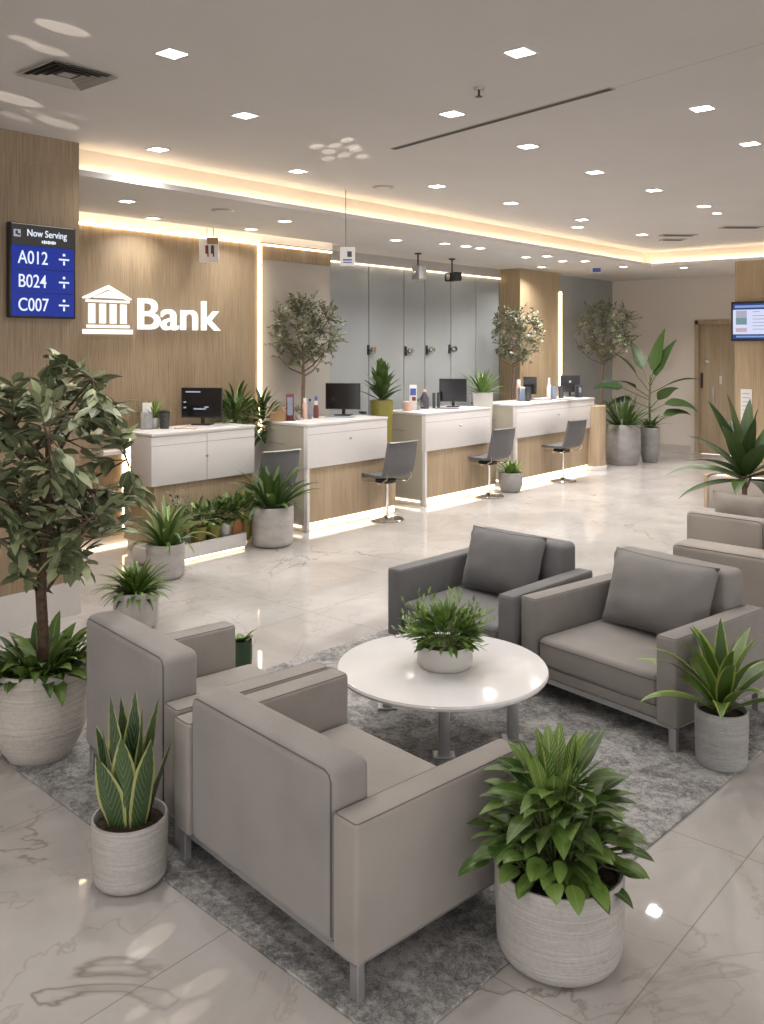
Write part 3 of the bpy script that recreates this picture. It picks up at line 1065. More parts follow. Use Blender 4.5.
# ---------------------------------------------------------------- desk goods
def on(px, py, z=ZT):
    return PZ(px, py, z)


def monitor(px, py, wpx, hpx, lab, rz, lines=False, back=False):
    p = on(px, py)
    d = (p - Vector((0, 0, p.z))).dot(Vector((CT, ST, 0)))
    w, h = wpx / F * d, hpx / F * d
    t = thing('monitor', lab, 'monitor', p, (TH - pi / 2) + rz, 'desk monitors')
    w /= max(.4, abs(cos(rz)))
    MB().box((0, 0.02, .008), (w * .45, .16, .012), .004, 2).build('base', M['black'], t)
    MB().box((0, 0.03, .06), (.04, .02, .11), .004, 1).build('stem', M['black'], t)
    hs = h - .07
    sc_ = MB().box((0, 0, .075 + hs / 2), (w, .03, hs), .006, 2).build('housing', M['black'], t)
    if back:
        MB().lathe([(0, 0), (.02, 0), (.02, .006), (0, .006)], 16).build('emblem', M['steel'], t, loc=(0, -.016, .075 + hs * .62)).rotation_euler = (pi / 2, 0, 0)
    else:
        MB().box((0, -.0155, .078 + hs / 2), (w - .02, .002, hs - .02)).build('screen', M['screen'], t, 0)
        if lines:
            g = MB()
            for k, (a, b_, wd) in enumerate(((-.28, .86, .36), (-.42, .52, .06), (-.42, .34, .06), (-.1, .3, .3), (.1, .36, .1))):
                g.box((a * w + wd * w * .2, -.0175, .075 + hs * b_), (wd * w, .002, hs * .045), 0)
            g.build('screen_text', M['tv_grey'], t, 0)
    return t


monitor(202, 425, 42, 37, 'monitor with faint lines of text on the desk under the Bank letters', radians(-8), lines=True)
monitor(343, 415.5, 35, 32, 'black monitor on the second desk beside the first olive tree', radians(-12))
monitor(453, 407, 27, 28, 'black monitor on the third desk before the white planter', radians(-12))
monitor(530, 399, 13, 22, 'narrow dark monitor turned sideways on the last desk', radians(-12))
monitor(570, 396.5, 19, 21, 'monitor on the last desk near the third olive tree, showing its back', radians(-8), back=True)


def cyl_item(name, lab, cat, px, py, r, prof, mat, parts=()):
    p = on(px, py)
    t = thing(name, lab, cat, p)
    MB().lathe([(rr * r, z) for rr, z in prof], 24).build('body', M[mat], t)
    for nm, pr, mm in parts:
        MB().lathe([(rr * r, z) for rr, z in pr], 24).build(nm, M[mm], t)
    return t


def box_item(name, lab, cat, px, py, s, mat, rz=0.0, parts=()):
    p = on(px, py)
    t = thing(name, lab, cat, p, (TH - pi / 2) + rz)
    MB().box((0, 0, s[2] / 2), s, min(s) * .15, 2).build('body', M[mat], t)
    for nm, c, ss, mm in parts:
        MB().box(c, ss, 0.001, 1).build(nm, M[mm], t)
    return t


# desk one
t = thing('brochure_holder', 'clear holder with a white leaflet on the desk under the Bank letters', 'holder', on(147, 429), TH - pi / 2 + .2)
g = MB()
for a, b_ in (((-.06, -.05, 0), (.06, -.047, .17)), ((-.06, .02, 0), (.06, .023, .2)), ((-.06, -.05, 0), (.06, .02, .004)), ((-.06, -.05, 0), (-.057, .02, .17)), ((.057, -.05, 0), (.06, .02, .17))):
    g.box2(a, b_)
g.build('case', M['acrylic'], t, 0)
MB().box((.0, -.01, .135), (.09, .012, .26), .03, 3, Matrix.Rotation(-.1, 3, 'X')).build('leaflet', M['paper'], t)
cyl_item('tumbler', 'charcoal lidded tumbler beside the brochure holder', 'cup', 164.5, 428.5, .055, [(0, 0), (.8, 0), (1, .15), (1.02, .16), (0, .16)], 'cup', [('lid', [(0, .16), (1.05, .16), (1.05, .175), (.5, .185), (0, .185)], 'black')])
box_item('mouse', 'pale computer mouse on the desk under the Bank letters', 'mouse', 229, 422, (.06, .1, .03), 'paper', .4, [('button', (0, -.02, .0305), (.002, .04, .001), 'ink')])
box_item('keyboard', 'flat pale keyboard beside the monitor of the first desk', 'keyboard', 186, 428.5, (.22, .1, .012), 'pink', .1, [('keys', (0, 0, .0125), (.2, .08, .003), 'paper')])
# desk two
box_item('framed_card', 'slim dark red and blue card stand on the second desk', 'card stand', 290, 420.5, (.085, .03, .30), 'red', 0.1, [('picture', (0, -.016, .16), (.06, .003, .2), 'bluegrey'), ('foot', (0, -.01, .005), (.12, .09, .01), 'black')])
cyl_item('lotion_bottle', 'pink bottle with white cap beside the olive trunk on the second desk', 'bottle', 305, 419.2, .028, [(0, 0), (1, 0), (1, .17), (.6, .19), (0, .19)], 'pink', [('cap', [(0, .19), (.65, .19), (.65, .24), (0, .24)], 'paper')])
cyl_item('dark_bottle', 'dark blue bottle on the second desk, third item from the card stand', 'bottle', 310, 418.6, .022, [(0, 0), (1, 0), (1, .15), (.5, .17), (.5, .2), (0, .2)], 'bluegrey', [('cap', [(0, .2), (.55, .2), (.55, .23), (0, .23)], 'black')])
cyl_item('spray_bottle', 'red bottle with blue and white top on the second desk', 'bottle', 316, 417.8, .030, [(0, 0), (1, 0), (1.05, .10), (.75, .15), (0, .15)], 'red', [('collar', [(0, .15), (.72, .15), (.6, .2), (0, .2)], 'paper'), ('cap', [(0, .2), (.55, .2), (.55, .25), (0, .25)], 'blue')])
p = on(278, 421)
t = thing('gift_box', 'small brown house-shaped kraft box on the corner of the second desk', 'box', p, TH - pi / 2)
MB().box((0, .0, .05), (.17, .1, .1), .003, 1).build('body', M['kraft'], t)
MB().prism([(-.02, .1), (.09, .1), (.03, .18)], -.05, .05).build('flap', M['kraft'], t, 0)
box_item('mouse', 'dark computer mouse on the second desk', 'mouse', 362.5, 413.8, (.06, .1, .03), 'black', .5, [('button', (0, -.02, .0305), (.002, .04, .001), 'steel')])
box_item('desk_pad', 'thin dark desk pad below the monitor of the second desk', 'desk pad', 340, 417, (.34, .16, .006), 'bluegrey', -.2)
# desk three
box_item('brochure_stand', 'white and blue printed brochure stand on the third desk', 'brochure', 413, 410.3, (.095, .03, .33), 'paper', .1, [('print', (0, -.016, .24), (.075, .003, .09), 'blue'), ('stripe', (.01, -.016, .15), (.05, .003, .05), 'red')])
cyl_item('candle_jar', 'blush pink jar on the corner of the third desk', 'jar', 407.5, 411, .062, [(0, 0), (.95, 0), (1, .02), (1, .12), (.9, .125), (0, .125)], 'pink')
cyl_item('dark_bottle', 'plump dark bottle with pale stopper on the third desk', 'bottle', 424.5, 408.5, .062, [(0, 0), (.9, 0), (1, .05), (1, .14), (.45, .2), (.4, .22), (0, .22)], 'ink', [('stopper', [(0, .22), (.42, .22), (.42, .25), (0, .255)], 'pink')])
for q, px in enumerate((434, 438.5)):
    cyl_item('pen_tube', ('dark pen tube nearer the plump bottle on the third desk', 'dark pen tube nearer the monitor of the third desk')[q], 'tube', px, 408 - q * .5, .022, [(0, 0), (1, 0), (1, .20), (.8, .205), (0, .19)], 'cup')
box_item('mouse', 'dark mouse on the third desk beside the white planter', 'mouse', 474, 404, (.05, .09, .025), 'ink', .4, [('button', (0, -.02, .0255), (.002, .04, .001), 'steel')])
box_item('desk_pad', 'dark flat pad before the monitor of the third desk', 'desk pad', 447, 408.5, (.32, .12, .006), 'ink', -.2)
# desk four
cyl_item('tall_bottle', 'tall pale pink bottle beside the second olive trunk', 'bottle', 518.5, 400.5, .035, [(0, 0), (1, 0), (1, .22), (.8, .25), (0, .25)], 'pink', [('cap', [(0, .25), (.8, .25), (.8, .32), (0, .32)], 'paper')])
box_item('paper_box', 'blue-grey box on the near corner of the last desk', 'box', 523, 400.8, (.13, .09, .2), 'bluegrey', .2, [('lid', (0, 0, .2), (.135, .095, .02), 'paper')])
cyl_item('tumbler', 'black tumbler on the last desk before the sideways monitor', 'cup', 528, 401.3, .045, [(0, 0), (.85, 0), (1, .2), (0, .2)], 'cup', [('lid', [(0, .2), (1.03, .2), (1.03, .215), (0, .22)], 'black')])
box_item('paper_stack', 'open white papers on a brown folder on the last desk', 'papers', 541, 400, (.28, .2, .015), 'kraft', .3, [('sheet', (.02, 0, .018), (.2, .16, .006), 'paper')])
cyl_item('white_bottle', 'white bottle standing on the middle of the last desk', 'bottle', 549, 398.5, .04, [(0, 0), (1, 0), (1, .18), (.5, .24), (.5, .33), (0, .33)], 'paper')
cyl_item('glass_vase', 'pale grey glass on the last desk beside the white bottle', 'glass', 554, 398.7, .05, [(0, 0), (.8, 0), (1, .2), (.95, .2), (.75, .015), (0, .015)], 'bluegrey')
cyl_item('tumbler', 'dark cup on the last desk touching the rear monitor', 'cup', 561, 398, .045, [(0, 0), (.85, 0), (1, .18), (0, .18)], 'cup', [('lid', [(0, .18), (1.03, .18), (1.03, .19), (0, .2)], 'black')])
t = box_item('desk_phone', 'dark desk phone upright at the far end of the last desk', 'phone', 578.5, 397.3, (.11, .06, .2), 'ink', .3, [('display', (0, -.031, .12), (.07, .003, .08), 'bluegrey'), ('handset', (-.04, -.04, .1), (.03, .03, .17), 'black')])
box_item('desk_pad', 'long dark mat along the back of the last desk', 'desk pad', 560, 399.5, (.5, .1, .006), 'ink', -.7)


# ---------------------------------------------------------------- task chairs
def task_chair(loc, rz, lab):
    t = thing('task_chair', lab, 'chair', loc, rz, 'grey task chairs at the desks')
    # local +y is where the sitter faces
    b_ = MB().lathe([(0, 0), (.19, 0), (.2, .008), (.19, .018), (.05, .03), (.03, .05), (0, .05)], 36).build('base', M['chrome'], t)
    MB().tube([(0, 0, .03), (0, 0, .44)], .018, 14).build('pole', M['chrome'], t)
    MB().box((0, 0.02, .45), (.16, .2, .05), .012, 2).build('mechanism', M['black'], t)
    for s in (-1, 1):
        g = MB()
        g.tube([(s * .19, -.18, .56), (s * .2, -.20, .50), (s * .2, -.12, .445), (s * .2, .18, .445), (s * .2, .22, .475), (s * .2, .17, .498)], .009, 8)
        g.build('side_rail', M['chrome'], t)
    # one-piece shell: curved seat running up into the back
    prof = [(.22, .48), (.19, .497), (.1, .492), (-.05, .488), (-.15, .50), (-.205, .55), (-.235, .64), (-.265, .78), (-.29, .915)]
    w2 = [.21, .22, .225, .225, .225, .23, .235, .235, .23]
    vs, fs = [], []
    nn = 8
    for i, (y, z) in enumerate(prof):
        for j in range(nn + 1):
            u = -1 + 2 * j / nn
            dish = .025 * (u * u)
            yy = y + (dish if i > 4 else 0)
            zz = z + (dish * .6 if i <= 4 else 0)
            vs.append(Vector((u * w2[i], yy, zz)))
    n0 = len(vs)
    for i, (y, z) in enumerate(prof):
        tx = Vector((0, prof[min(i + 1, 8)][0] - prof[max(i - 1, 0)][0], prof[min(i + 1, 8)][1] - prof[max(i - 1, 0)][1])).normalized()
        nrm = Vector((0, -tx.z, tx.y)) * (-.03 if True else 0)
        for j in range(nn + 1):
            vs.append(vs[i * (nn + 1) + j] - nrm * -1)
    k = nn + 1
    for i in range(8):
        for j in range(nn):
            a = i * k + j
            fs.append([a, a + 1, a + k + 1, a + k])
            fs.append([n0 + a, n0 + a + k, n0 + a + k + 1, n0 + a + 1])
        for j in (0, nn):
            a = i * k + j
            fs.append([a, a + k, n0 + a + k, n0 + a] if j == 0 else [a, n0 + a, n0 + a + k, a + k])
    for i in (0, 8):
        for j in range(nn):
            a = i * k + j
            fs.append([a, n0 + a, n0 + a + 1, a + 1] if i == 0 else [a, a + 1, n0 + a + 1, n0 + a])
    MB().add(vs, fs).build('shell', M['seat_grey'], t, 50)
    g = MB().tube([vs[8 * k + j] + Vector((0, -.012, .004)) for j in range(k)], .008, 6).build('top_trim', M['leg'], t)
    return t


tc = task_chair(PZ(387, 519.6), radians(-5), 'grey task chair before the gap between the second and third desks')
dup(tc, PZ(489, 496.3), radians(-5), 'grey task chair behind the small grey pot, at the third desk')
dup(tc, PZ(563, 480.8), radians(-5), 'grey task chair closest to the wooden pedestal')
dup(tc, W(-1.21, 9.5), radians(-8), 'grey task chair half hidden by the dracaena in the round white pot')


# ---------------------------------------------------------------- armchairs
def edge_loop(a, b, z, r=.012):
    pts = []
    x0, y0, x1, y1 = a[0], a[1], b[0], b[1]
    for cx, cy, q0 in ((x1 - r, y1 - r, 0), (x0 + r, y1 - r, 90), (x0 + r, y0 + r, 180), (x1 - r, y0 + r, 270)):
        for q in (0, 45, 90):
            pts.append((cx + r * cos(radians(q0 + q)), cy + r * sin(radians(q0 + q)), z))
    pts.append(pts[0])
    return pts


def armchair(name, lab, loc, rz, Wd, Dp, zb=.68, za=.55, mats=('fabric', 'fabric_back'), arms=True, aw=.115, seat_out=0.0, group='grey armchairs round the low table', back_t=.17, full=False, zseat=.36):
    t = thing(name, lab, 'armchair', loc, rz, group)
    fm, bmx = M[mats[0]], M[mats[1]]
    w2, d2 = Wd / 2, Dp / 2
    z0 = .13
    inner = w2 - aw if arms else w2
    # steel under-frame
    g = MB()
    g.box2((-w2 + .02, d2 - .05, .115), (w2 - .02, d2 - .02, .14))
    g.box2((-w2 + .02, -d2 + .02, .115), (w2 - .02, -d2 + .05, .14))
    g.box2((-w2 + .02, -d2 + .02, .115), (-w2 + .05, d2 - .02, .14))
    g.box2((w2 - .05, -d2 + .02, .115), (w2 - .02, d2 - .02, .14))
    g.build('steel_frame', M['leg'], t, 0)
    for sx_ in (-1, 1):
        for sy_ in (-1, 1):
            MB().box((sx_ * (w2 - .035), sy_ * (d2 - .035), .0625), (.04, .03, .125), .003, 1).build('leg', M['leg'], t)
    if arms:
        for s in (-1, 1):
            a = (min(s * w2, s * inner), -d2 + (back_t if full and s < 0 else 0), z0)
            b = (max(s * w2, s * inner), d2, za)
            ar = MB().box2(a, b, .016, 3).build('arm', fm, t)
            MB().tube(edge_loop((a[0] + .007, a[1] + .007), (b[0] - .007, b[1] - .007), za - .0035, .01), .0022, 6, False).build('piping', M['piping'], ar)
    # back: upright slab between the arms, a touch wider above them
    a = (-w2 if full else -inner + .002, -d2 + .0, z0)
    b = (inner - .002, -d2 + back_t, zb)
    bk = MB().box2(a, b, .04, 5).build('backrest', bmx, t)
    xl, xr, rr = (-w2 if full else -inner) + .02, inner - .016, .03
    yb_ = -d2 + .009
    pts = [(xl, yb_, z0 + .03), (xl, yb_, zb - .014 - rr), (xl + rr * .3, yb_, zb - .014 - rr * .3), (xl + rr, yb_, zb - .014),
           (xr - rr, yb_, zb - .014), (xr - rr * .3, yb_, zb - .014 - rr * .3), (xr, yb_, zb - .014 - rr), (xr, yb_, z0 + .03)]
    MB().tube(pts, .0032, 6).build('piping', M['piping'], bk)
    # seat deck and cushion
    MB().box2((-inner + .002, -d2 + back_t, .14), (inner - .002, d2 - .03 + seat_out, .20), .008, 2).build('seat_deck', fm, t)
    c0, c1 = Vector((-inner + .004, -d2 + back_t, .20)), Vector((inner - .004, d2 - .012 + seat_out, zseat))
    cu = MB().box2(c0, c1, .032, 4).build('seat_cushion', fm, t)
    MB().tube(edge_loop(c0, c1, zseat - .028, .03), .003, 6, False).build('piping', M['piping'], cu)
    return t


def chair_at(X, d, phi):
    """centre in the camera frame, facing direction phi"""
    return W(X, d), ang(phi) - pi / 2


l, r = chair_at(-.15, 3.37, 42.4)
armchair('armchair', 'big grey armchair seen from behind, closest to the camera', l, r, 1.09, .80, .685, .56)
l, r = chair_at(-.815, 4.125, 41.0)
armchair('armchair', 'grey armchair with its back to the potted tree, behind the snake plant', l, r, .90, .76, .745, .565, seat_out=.10, full=True)
lB, rB = chair_at(1.445, 5.04, 219)
armchair('armchair', 'grey armchair with one cushion beside the pale woven pot', lB, rB, 1.01, .86, .765, .57, ('fabric_warm', 'fabric_warm'))
lD, rD = chair_at(.695, 5.81, 226)
armchair('armchair', 'darkest slate grey armchair across the table with a slate cushion', lD, rD, 1.0, .87, .73, .56, ('fabric_dark', 'fabric_dark'))
lC, rC = chair_at(2.80, 5.66, 46)
armchair('sofa', 'long low beige sofa with its back behind the cushioned grey armchair', lC, rC, 1.7, .8, .70, .5, ('beige', 'beige'), arms=False, group='low beige seats by the honey wood wall', back_t=.24)
lF, rF = chair_at(2.86, 7.15, 46)
armchair('lounge_chair', 'armless beige lounge chair with a small cushion, beyond the long sofa', lF, rF, .62, .7, .70, .5, ('beige', 'beige'), arms=False, group='low beige seats by the honey wood wall', back_t=.14)
lG, rG = chair_at(3.32, 6.66, 46)
armchair('lounge_chair', 'armless beige lounge chair cut by the right edge of the photo', lG, rG, .62, .7, .70, .5, ('beige', 'beige'), arms=False, group='low beige seats by the honey wood wall', back_t=.14)


def pillow(lab, loc, rz, w, h, t_, mat, tilt):
    o_ = thing('cushion', lab, 'cushion', loc, rz)
    nx, nz = 18, 16
    vs, fs = [], []
    for s in (1, -1):
        for j in range(nz + 1):
            for i in range(nx + 1):
                u, v = -1 + 2 * i / nx, -1 + 2 * j / nz
                x = u * w / 2 * (1 - .05 * (1 - v * v) * abs(u) ** 2)
                z = v * h / 2 * (1 - .07 * (1 - u * u) * abs(v) ** 2)
                th = t_ / 2 * ((1 - abs(u) ** 3.2) ** .55) * ((1 - abs(v) ** 3.2) ** .55)
                wr = noise.noise(Vector((u * 1.7 + w * 9, v * 1.7, s * 3.0))) * .022 * (1 - u ** 4) * (1 - v ** 4)
                fold_ = .010 * sin(9 * (u + v) + 3 * u * v) * abs(u * v) * (1 - u ** 6) * (1 - v ** 6)
                vs.append(Vector((x, s * (th + wr * .6 + fold_), z)))
    k = nx + 1
    n0 = (nx + 1) * (nz + 1)
    for j in range(nz):
        for i in range(nx):
            a = j * k + i
            fs.append([a, a + k, a + k + 1, a + 1])
            fs.append([n0 + a, n0 + a + 1, n0 + a + k + 1, n0 + a + k])
    R = Matrix.Rotation(tilt, 3, 'X')
    vs = [R @ (v + Vector((0, 0, h / 2))) for v in vs]
    bo = MB().add(vs, fs).build('cover', M[mat], o_, 180)
    rim = [vs[i] for i in range(k)] + [vs[j * k + nx] for j in range(1, nz + 1)] + [vs[nz * k + i] for i in range(nx - 1, -1, -1)] + [vs[j * k] for j in range(nz - 1, -1, -1)]
    MB().tube(rim, .004, 6, False).build('piping', M[mat], o_, 180)
    return o_


def local(loc, rz, x, y, z):
    return loc + Vector((x * cos(rz) - y * sin(rz), x * sin(rz) + y * cos(rz), z))


pillow('plump grey cushion leaning in the armchair beside the woven pot', local(lB, rB, .0, -.10, .365), rB, .68, .44, .23, 'pillow', radians(20))
pillow('slate cushion leaning in the darkest armchair', local(lD, rD, .03, -.11, .365), rD, .60, .42, .21, 'pillow_dark', radians(20))
pillow('small beige cushion on the armless chair by the tall dracaena', local(lF, rF, .0, .05, .36), rF, .46, .48, .14, 'beige', radians(8))

# ---------------------------------------------------------------- rug
ra = atan2(1.90, -1.84)
e1 = Vector((-.695, .719))
e2 = Vector((.719, .695))
c0 = Vector((-.04, 2.553))
c_ = c0 + e1 * 1.32 + e2 * 2.15
rg = MB().box((0, 0, .006), (2.64, 4.3, .012), .003, 1)
rug = rg.build('rug', M['rug'], None, 30)
rug.location = W(c_.x, c_.y)
rug.rotation_euler = (0, 0, ang(46 - 90 + 0.0) + 0)
tag(rug, 'large mottled grey rug under the armchairs and low table', 'rug')

# ---------------------------------------------------------------- coffee table
pc = W(.30, 4.49)
tb = thing('coffee_table', 'round glossy white low table on grey metal legs', 'table', pc)
MB().lathe([(0, .375), (.49, .375), (.52, .385), (.525, .398), (.52, .408), (.51, .41), (0, .41)], 96).build('tabletop', M['white_gloss'], tb, 40)
for X, d in ((.30, 4.36), (.66, 4.55), (.03, 4.95)):
    p = W(X, d) - pc
    MB().box((p.x, p.y, .19), (.055, .06, .38), .006, 2, Matrix.Rotation(TH - pi / 2, 3, 'Z')).build('leg', M['leg'], tb)
    MB().box((p.x, p.y, .018), (.11, .08, .012), .004, 1, Matrix.Rotation(TH - pi / 2, 3, 'Z')).build('foot', M['leg'], tb)
MB().lathe([(0, .355), (.2, .355), (.2, .375), (0, .375)], 32).build('under_plate', M['leg'], tb)


# ---------------------------------------------------------------- plants
def pot_parts(t, prof, soil_r, soil_z, mat, k=48):
    MB().lathe(prof, k).build('pot', M[mat], t, 50)
    MB().lathe([(0, soil_z + .008), (soil_r * .6, soil_z + .004), (soil_r, soil_z), (soil_r, soil_z - .02), (0, soil_z - .02)], 28).build('soil', M['soil'], t)


def pot_prof(r_top, r_mid, r_bot, h, th=.018, depth=.05):
    out = [(0, 0), (r_bot * .9, 0), (r_bot, .006)]
    n = 10
    for i in range(1, n + 1):
        t = i / n
        if t < .5:
            r = r_bot + (r_mid - r_bot) * sin(t / .5 * pi / 2)
        else:
            r = r_mid + (r_top - r_mid) * (1 - cos((t - .5) / .5 * pi / 2))
        out.append((r, .006 + (h - .012) * t))
    out += [(r_top - th * .3, h), (r_top - th * .8, h - .002), (r_top - th, h - .01), (r_top - th, h - depth - .03), (0, h - depth - .03)]
    return out


def pot_cyl(r, h, th=.015, depth=.05, taper=.97):
    rb = r * .30
    out = [(0, 0), (r * taper - rb, 0)]
    for q in range(1, 7):
        a_ = q / 6 * pi / 2
        out.append((r * taper - rb + rb * sin(a_), rb - rb * cos(a_)))
    out += [(r, h * .75), (r, h - .006), (r - th * .3, h), (r - th * .8, h - .001), (r - th, h - .01), (r - th, h - depth - .03), (0, h - depth - .03)]
    return out


def rosette(mb, z, n, L, Wd, e0, e1, droop, prof='lance', r0=.02, fold=.25, seg=8, jit=.25, hi=1.0, wave=0.0, curl=1.3):
    ga = pi * (3 - sqrt(5))
    for i in range(n):
        t = (i + .5) / n
        el = e0 + (e1 - e0) * t + random.uniform(-.1, .1)
        az = i * ga + random.uniform(-jit, jit)
        l = L * (0.75 + .25 * sin(pi * t)) * random.uniform(.82, 1.12)
        r = r0 * (1 - t * .6)
        mb.leaf((r * cos(az), r * sin(az), z + .02 * t * hi), az, el, l, Wd * random.uniform(.85, 1.15), droop * random.uniform(.7, 1.25) * (1.15 - .6 * t), fold, seg, prof, random.uniform(-.15, .15), wave, curl)


def bush(mb, z, n, R, hgt, L, Wd, prof='ovate', droop=.7, spread=1.0, stems=None, elo=-.35):
    """leaves set over a dome"""
    ga = pi * (3 - sqrt(5))
    for i in range(n):
        t = (i + .5) / n
        ph = math.acos(1 - t * 1.02) if t < .98 else pi / 2
        az = i * ga + random.uniform(-.3, .3)
        rr = random.uniform(.55, .95)
        px, py = R * sin(ph) * cos(az) * rr, R * sin(ph) * sin(az) * rr
        pz_ = z + hgt * cos(ph) * rr + random.uniform(-.01, .01)
        el = (pi / 2 - ph) * .9 + elo * t + random.uniform(-.25, .25)
        mb.leaf((px, py, pz_), az + random.uniform(-.35, .35), el, L * random.uniform(.75, 1.2), Wd * random.uniform(.8, 1.2), droop * random.uniform(.6, 1.3), .22, 6, prof, random.uniform(-.4, .4))
        if stems is not None and i % 2 == 0:
            stems.tube([(px * .12, py * .12, z - .02), (px * .6, py * .6, z + (pz_ - z) * .7), (px, py, pz_)], [.004, .003, .002], 5, False)


# -- front dieffenbachia-like bush in the big stone pot
p = PZ(559, 953)
t = thing('potted_plant', 'large bushy leafy plant in the wide combed stone pot beside the front armchair', 'plant', p)
pot_parts(t, pot_cyl(.211, .30), .188, .262, 'pot_stone')
st_ = MB()
lv = MB()
random.seed(21)
for i in range(135):
    tt = i / 135
    az = i * 2.39996 + random.uniform(-.3, .3)
    el = radians(random.uniform(4, 62)) if i % 3 else radians(random.uniform(-5, 30))
    pl = random.uniform(.07, .185)
    b0 = Vector((.10 * cos(az) * random.random(), .10 * sin(az) * random.random(), .265))
    tip = b0 + Vector((cos(az) * cos(el) * pl * .85, sin(az) * cos(el) * pl * .85, sin(el) * pl * 1.7 + .05))
    st_.tube([b0, (b0 + tip) / 2 + Vector((0, 0, .03)), tip], [.005, .004, .003], 5, False)
    lv.leaf(tip, az + random.uniform(-.3, .3), el * .6 + random.uniform(-.35, .2), random.uniform(.085, .13), random.uniform(.045, .065), random.uniform(.5, 1.2), .16, 7, 'ovate', random.uniform(-.3, .3))
for i in range(56):
    az = i * 2.39996 + .7
    r = random.uniform(.03, .12)
    zz = random.uniform(.36, .58)
    b0 = Vector((r * cos(az), r * sin(az), zz))
    st_.tube([b0 * .4 + Vector((0, 0, .16)), b0], [.005, .003], 5, False)
    lv.leaf(b0, az + random.uniform(-.4, .4), radians(random.uniform(0, 48)), random.uniform(.14, .20), random.uniform(.055, .08), random.uniform(.6, 1.3), .18, 7, 'ovate', random.uniform(-.4, .4))
lv.build('foliage', M['leaf_green'], t, 180)
lv2 = MB()
for i in range(20):
    az = i * 2.39996
    el = radians(random.uniform(52, 82))
    b0 = Vector((.06 * cos(az), .06 * sin(az) + .02, .50 + .09 * random.random()))
    st_.tube([(b0.x * .6, b0.y * .6, .26), b0], [.006, .004], 5, False)
    lv2.leaf(b0, az, el, random.uniform(.15, .20), random.uniform(.045, .058), random.uniform(.2, .7), .2, 7, 'ovate', random.uniform(-.3, .3))
lv2.build('striped_foliage', M['leaf_striped'], t, 180)
st_.build('stalk', M['stem'], t, 180)

# -- snake plant
p = PZ(130, 879)
t = thing('snake_plant', 'upright snake plant with yellow leaf margins in a rounded combed pot', 'plant', p)
pot_parts(t, pot_cyl(.140, .245, .012, .03), .126, .21, 'pot_stone')
lv = MB()
random.seed(3)
for i in range(12):
    az = i * 2.39996 + .5
    tt = i / 12
    r = .012 + .055 * sqrt(tt)
    lv.leaf((r * cos(az), r * sin(az), .20), az, radians(88 - 19 * tt + random.uniform(-3, 3)), (.50 - .18 * tt) * random.uniform(.88, 1.08), .100 * random.uniform(.85, 1.15), random.uniform(-.12, .12), .35, 9, 'sword', random.uniform(-.6, .6), .25)
lv.build('foliage', M['leaf_snake'], t, 180)

# -- woven grey pot, broad dracaena
p = PZ(721.5, 765)
t = thing('dracaena', 'broad-leaved dracaena in a pale woven cylinder pot beside the cushioned armchair', 'plant', p)
pot_parts(t, pot_cyl(.122, .275, .012, .03), .11, .243, 'pot_woven')
lv = MB()
random.seed(11)
rosette(lv, .26, 24, .49, .088, radians(26), radians(88), 1.15, 'lance', .035, .3, 10, curl=1.5)
lv.build('foliage', M['leaf_variegated'], t, 180)
MB().tube([(.01, 0, .23), (.0, .0, .32)], [.03, .024], 10).build('stalk', M['stem'], t)

# -- bowl on the table
p = PZ(445, 665, .41)
t = thing('bowl_plant', 'bushy fern in a low white bowl on the round table', 'plant', p)
pot_parts(t, [(0, 0), (.12, 0), (.13, .006), (.139, .03), (.139, .108), (.135, .114), (.128, .11), (.128, .08), (0, .08)], .127, .1, 'pot_plain')
lv = MB()
random.seed(5)
bush(lv, .125, 240, .165, .13, .085, .028, 'ovate', .6, elo=-.1)
lv.build('foliage', M['leaf_green'], t, 180)
lv = MB()
for i in range(46):
    az = i * 2.39996
    el = radians(random.uniform(30, 85))
    L = random.uniform(.17, .27)
    pts = []
    q = Vector((.05 * cos(az), .05 * sin(az), .11))
    e = el
    for s_ in range(7):
        pts.append(q.copy())
        q += Vector((cos(az) * cos(e), sin(az) * cos(e), sin(e))) * L / 6
        e -= .14
    lv.tube(pts, [.002] * 7, 4, False)
    for s_ in range(2, 7):
        for sd in (-1, 1):
            lv.leaf(pts[s_], az + sd * 1.0, e + .7, .042, .012, .4, .2, 3, 'ovate')
lv.build('fronds', M['leaf_bright'], t, 180)

# -- large tree in the ridged white pot
p = PZ(40, 755)
t = thing('potted_tree', 'tall leafy indoor tree in a big ridged cream pot beside the wood panel wall', 'tree', p)
pot_parts(t, pot_prof(.222, .226, .145, .45, .02, .05), .2, .405, 'pot_white', 56)
kb = p.length
trunk_pts = [(0, 0, .33), (.012, -.004, .55), (.0, .01, .8), (.02, .0, 1.05), (.03, -.01, 1.3), (.02, .01, 1.55)]
rt = Vector((ST, -CT, 0))


def toR(x, y, z):
    """tree-local offset given in camera right / away"""
    return Vector((ST * x + CT * y, -CT * x + ST * y, z))


tr = MB()
tr.tube([toR(x * 1.6, y, z) for x, y, z in trunk_pts], [.03, .027, .026, .023, .017, .01], 10)
random.seed(14)
lv = MB()


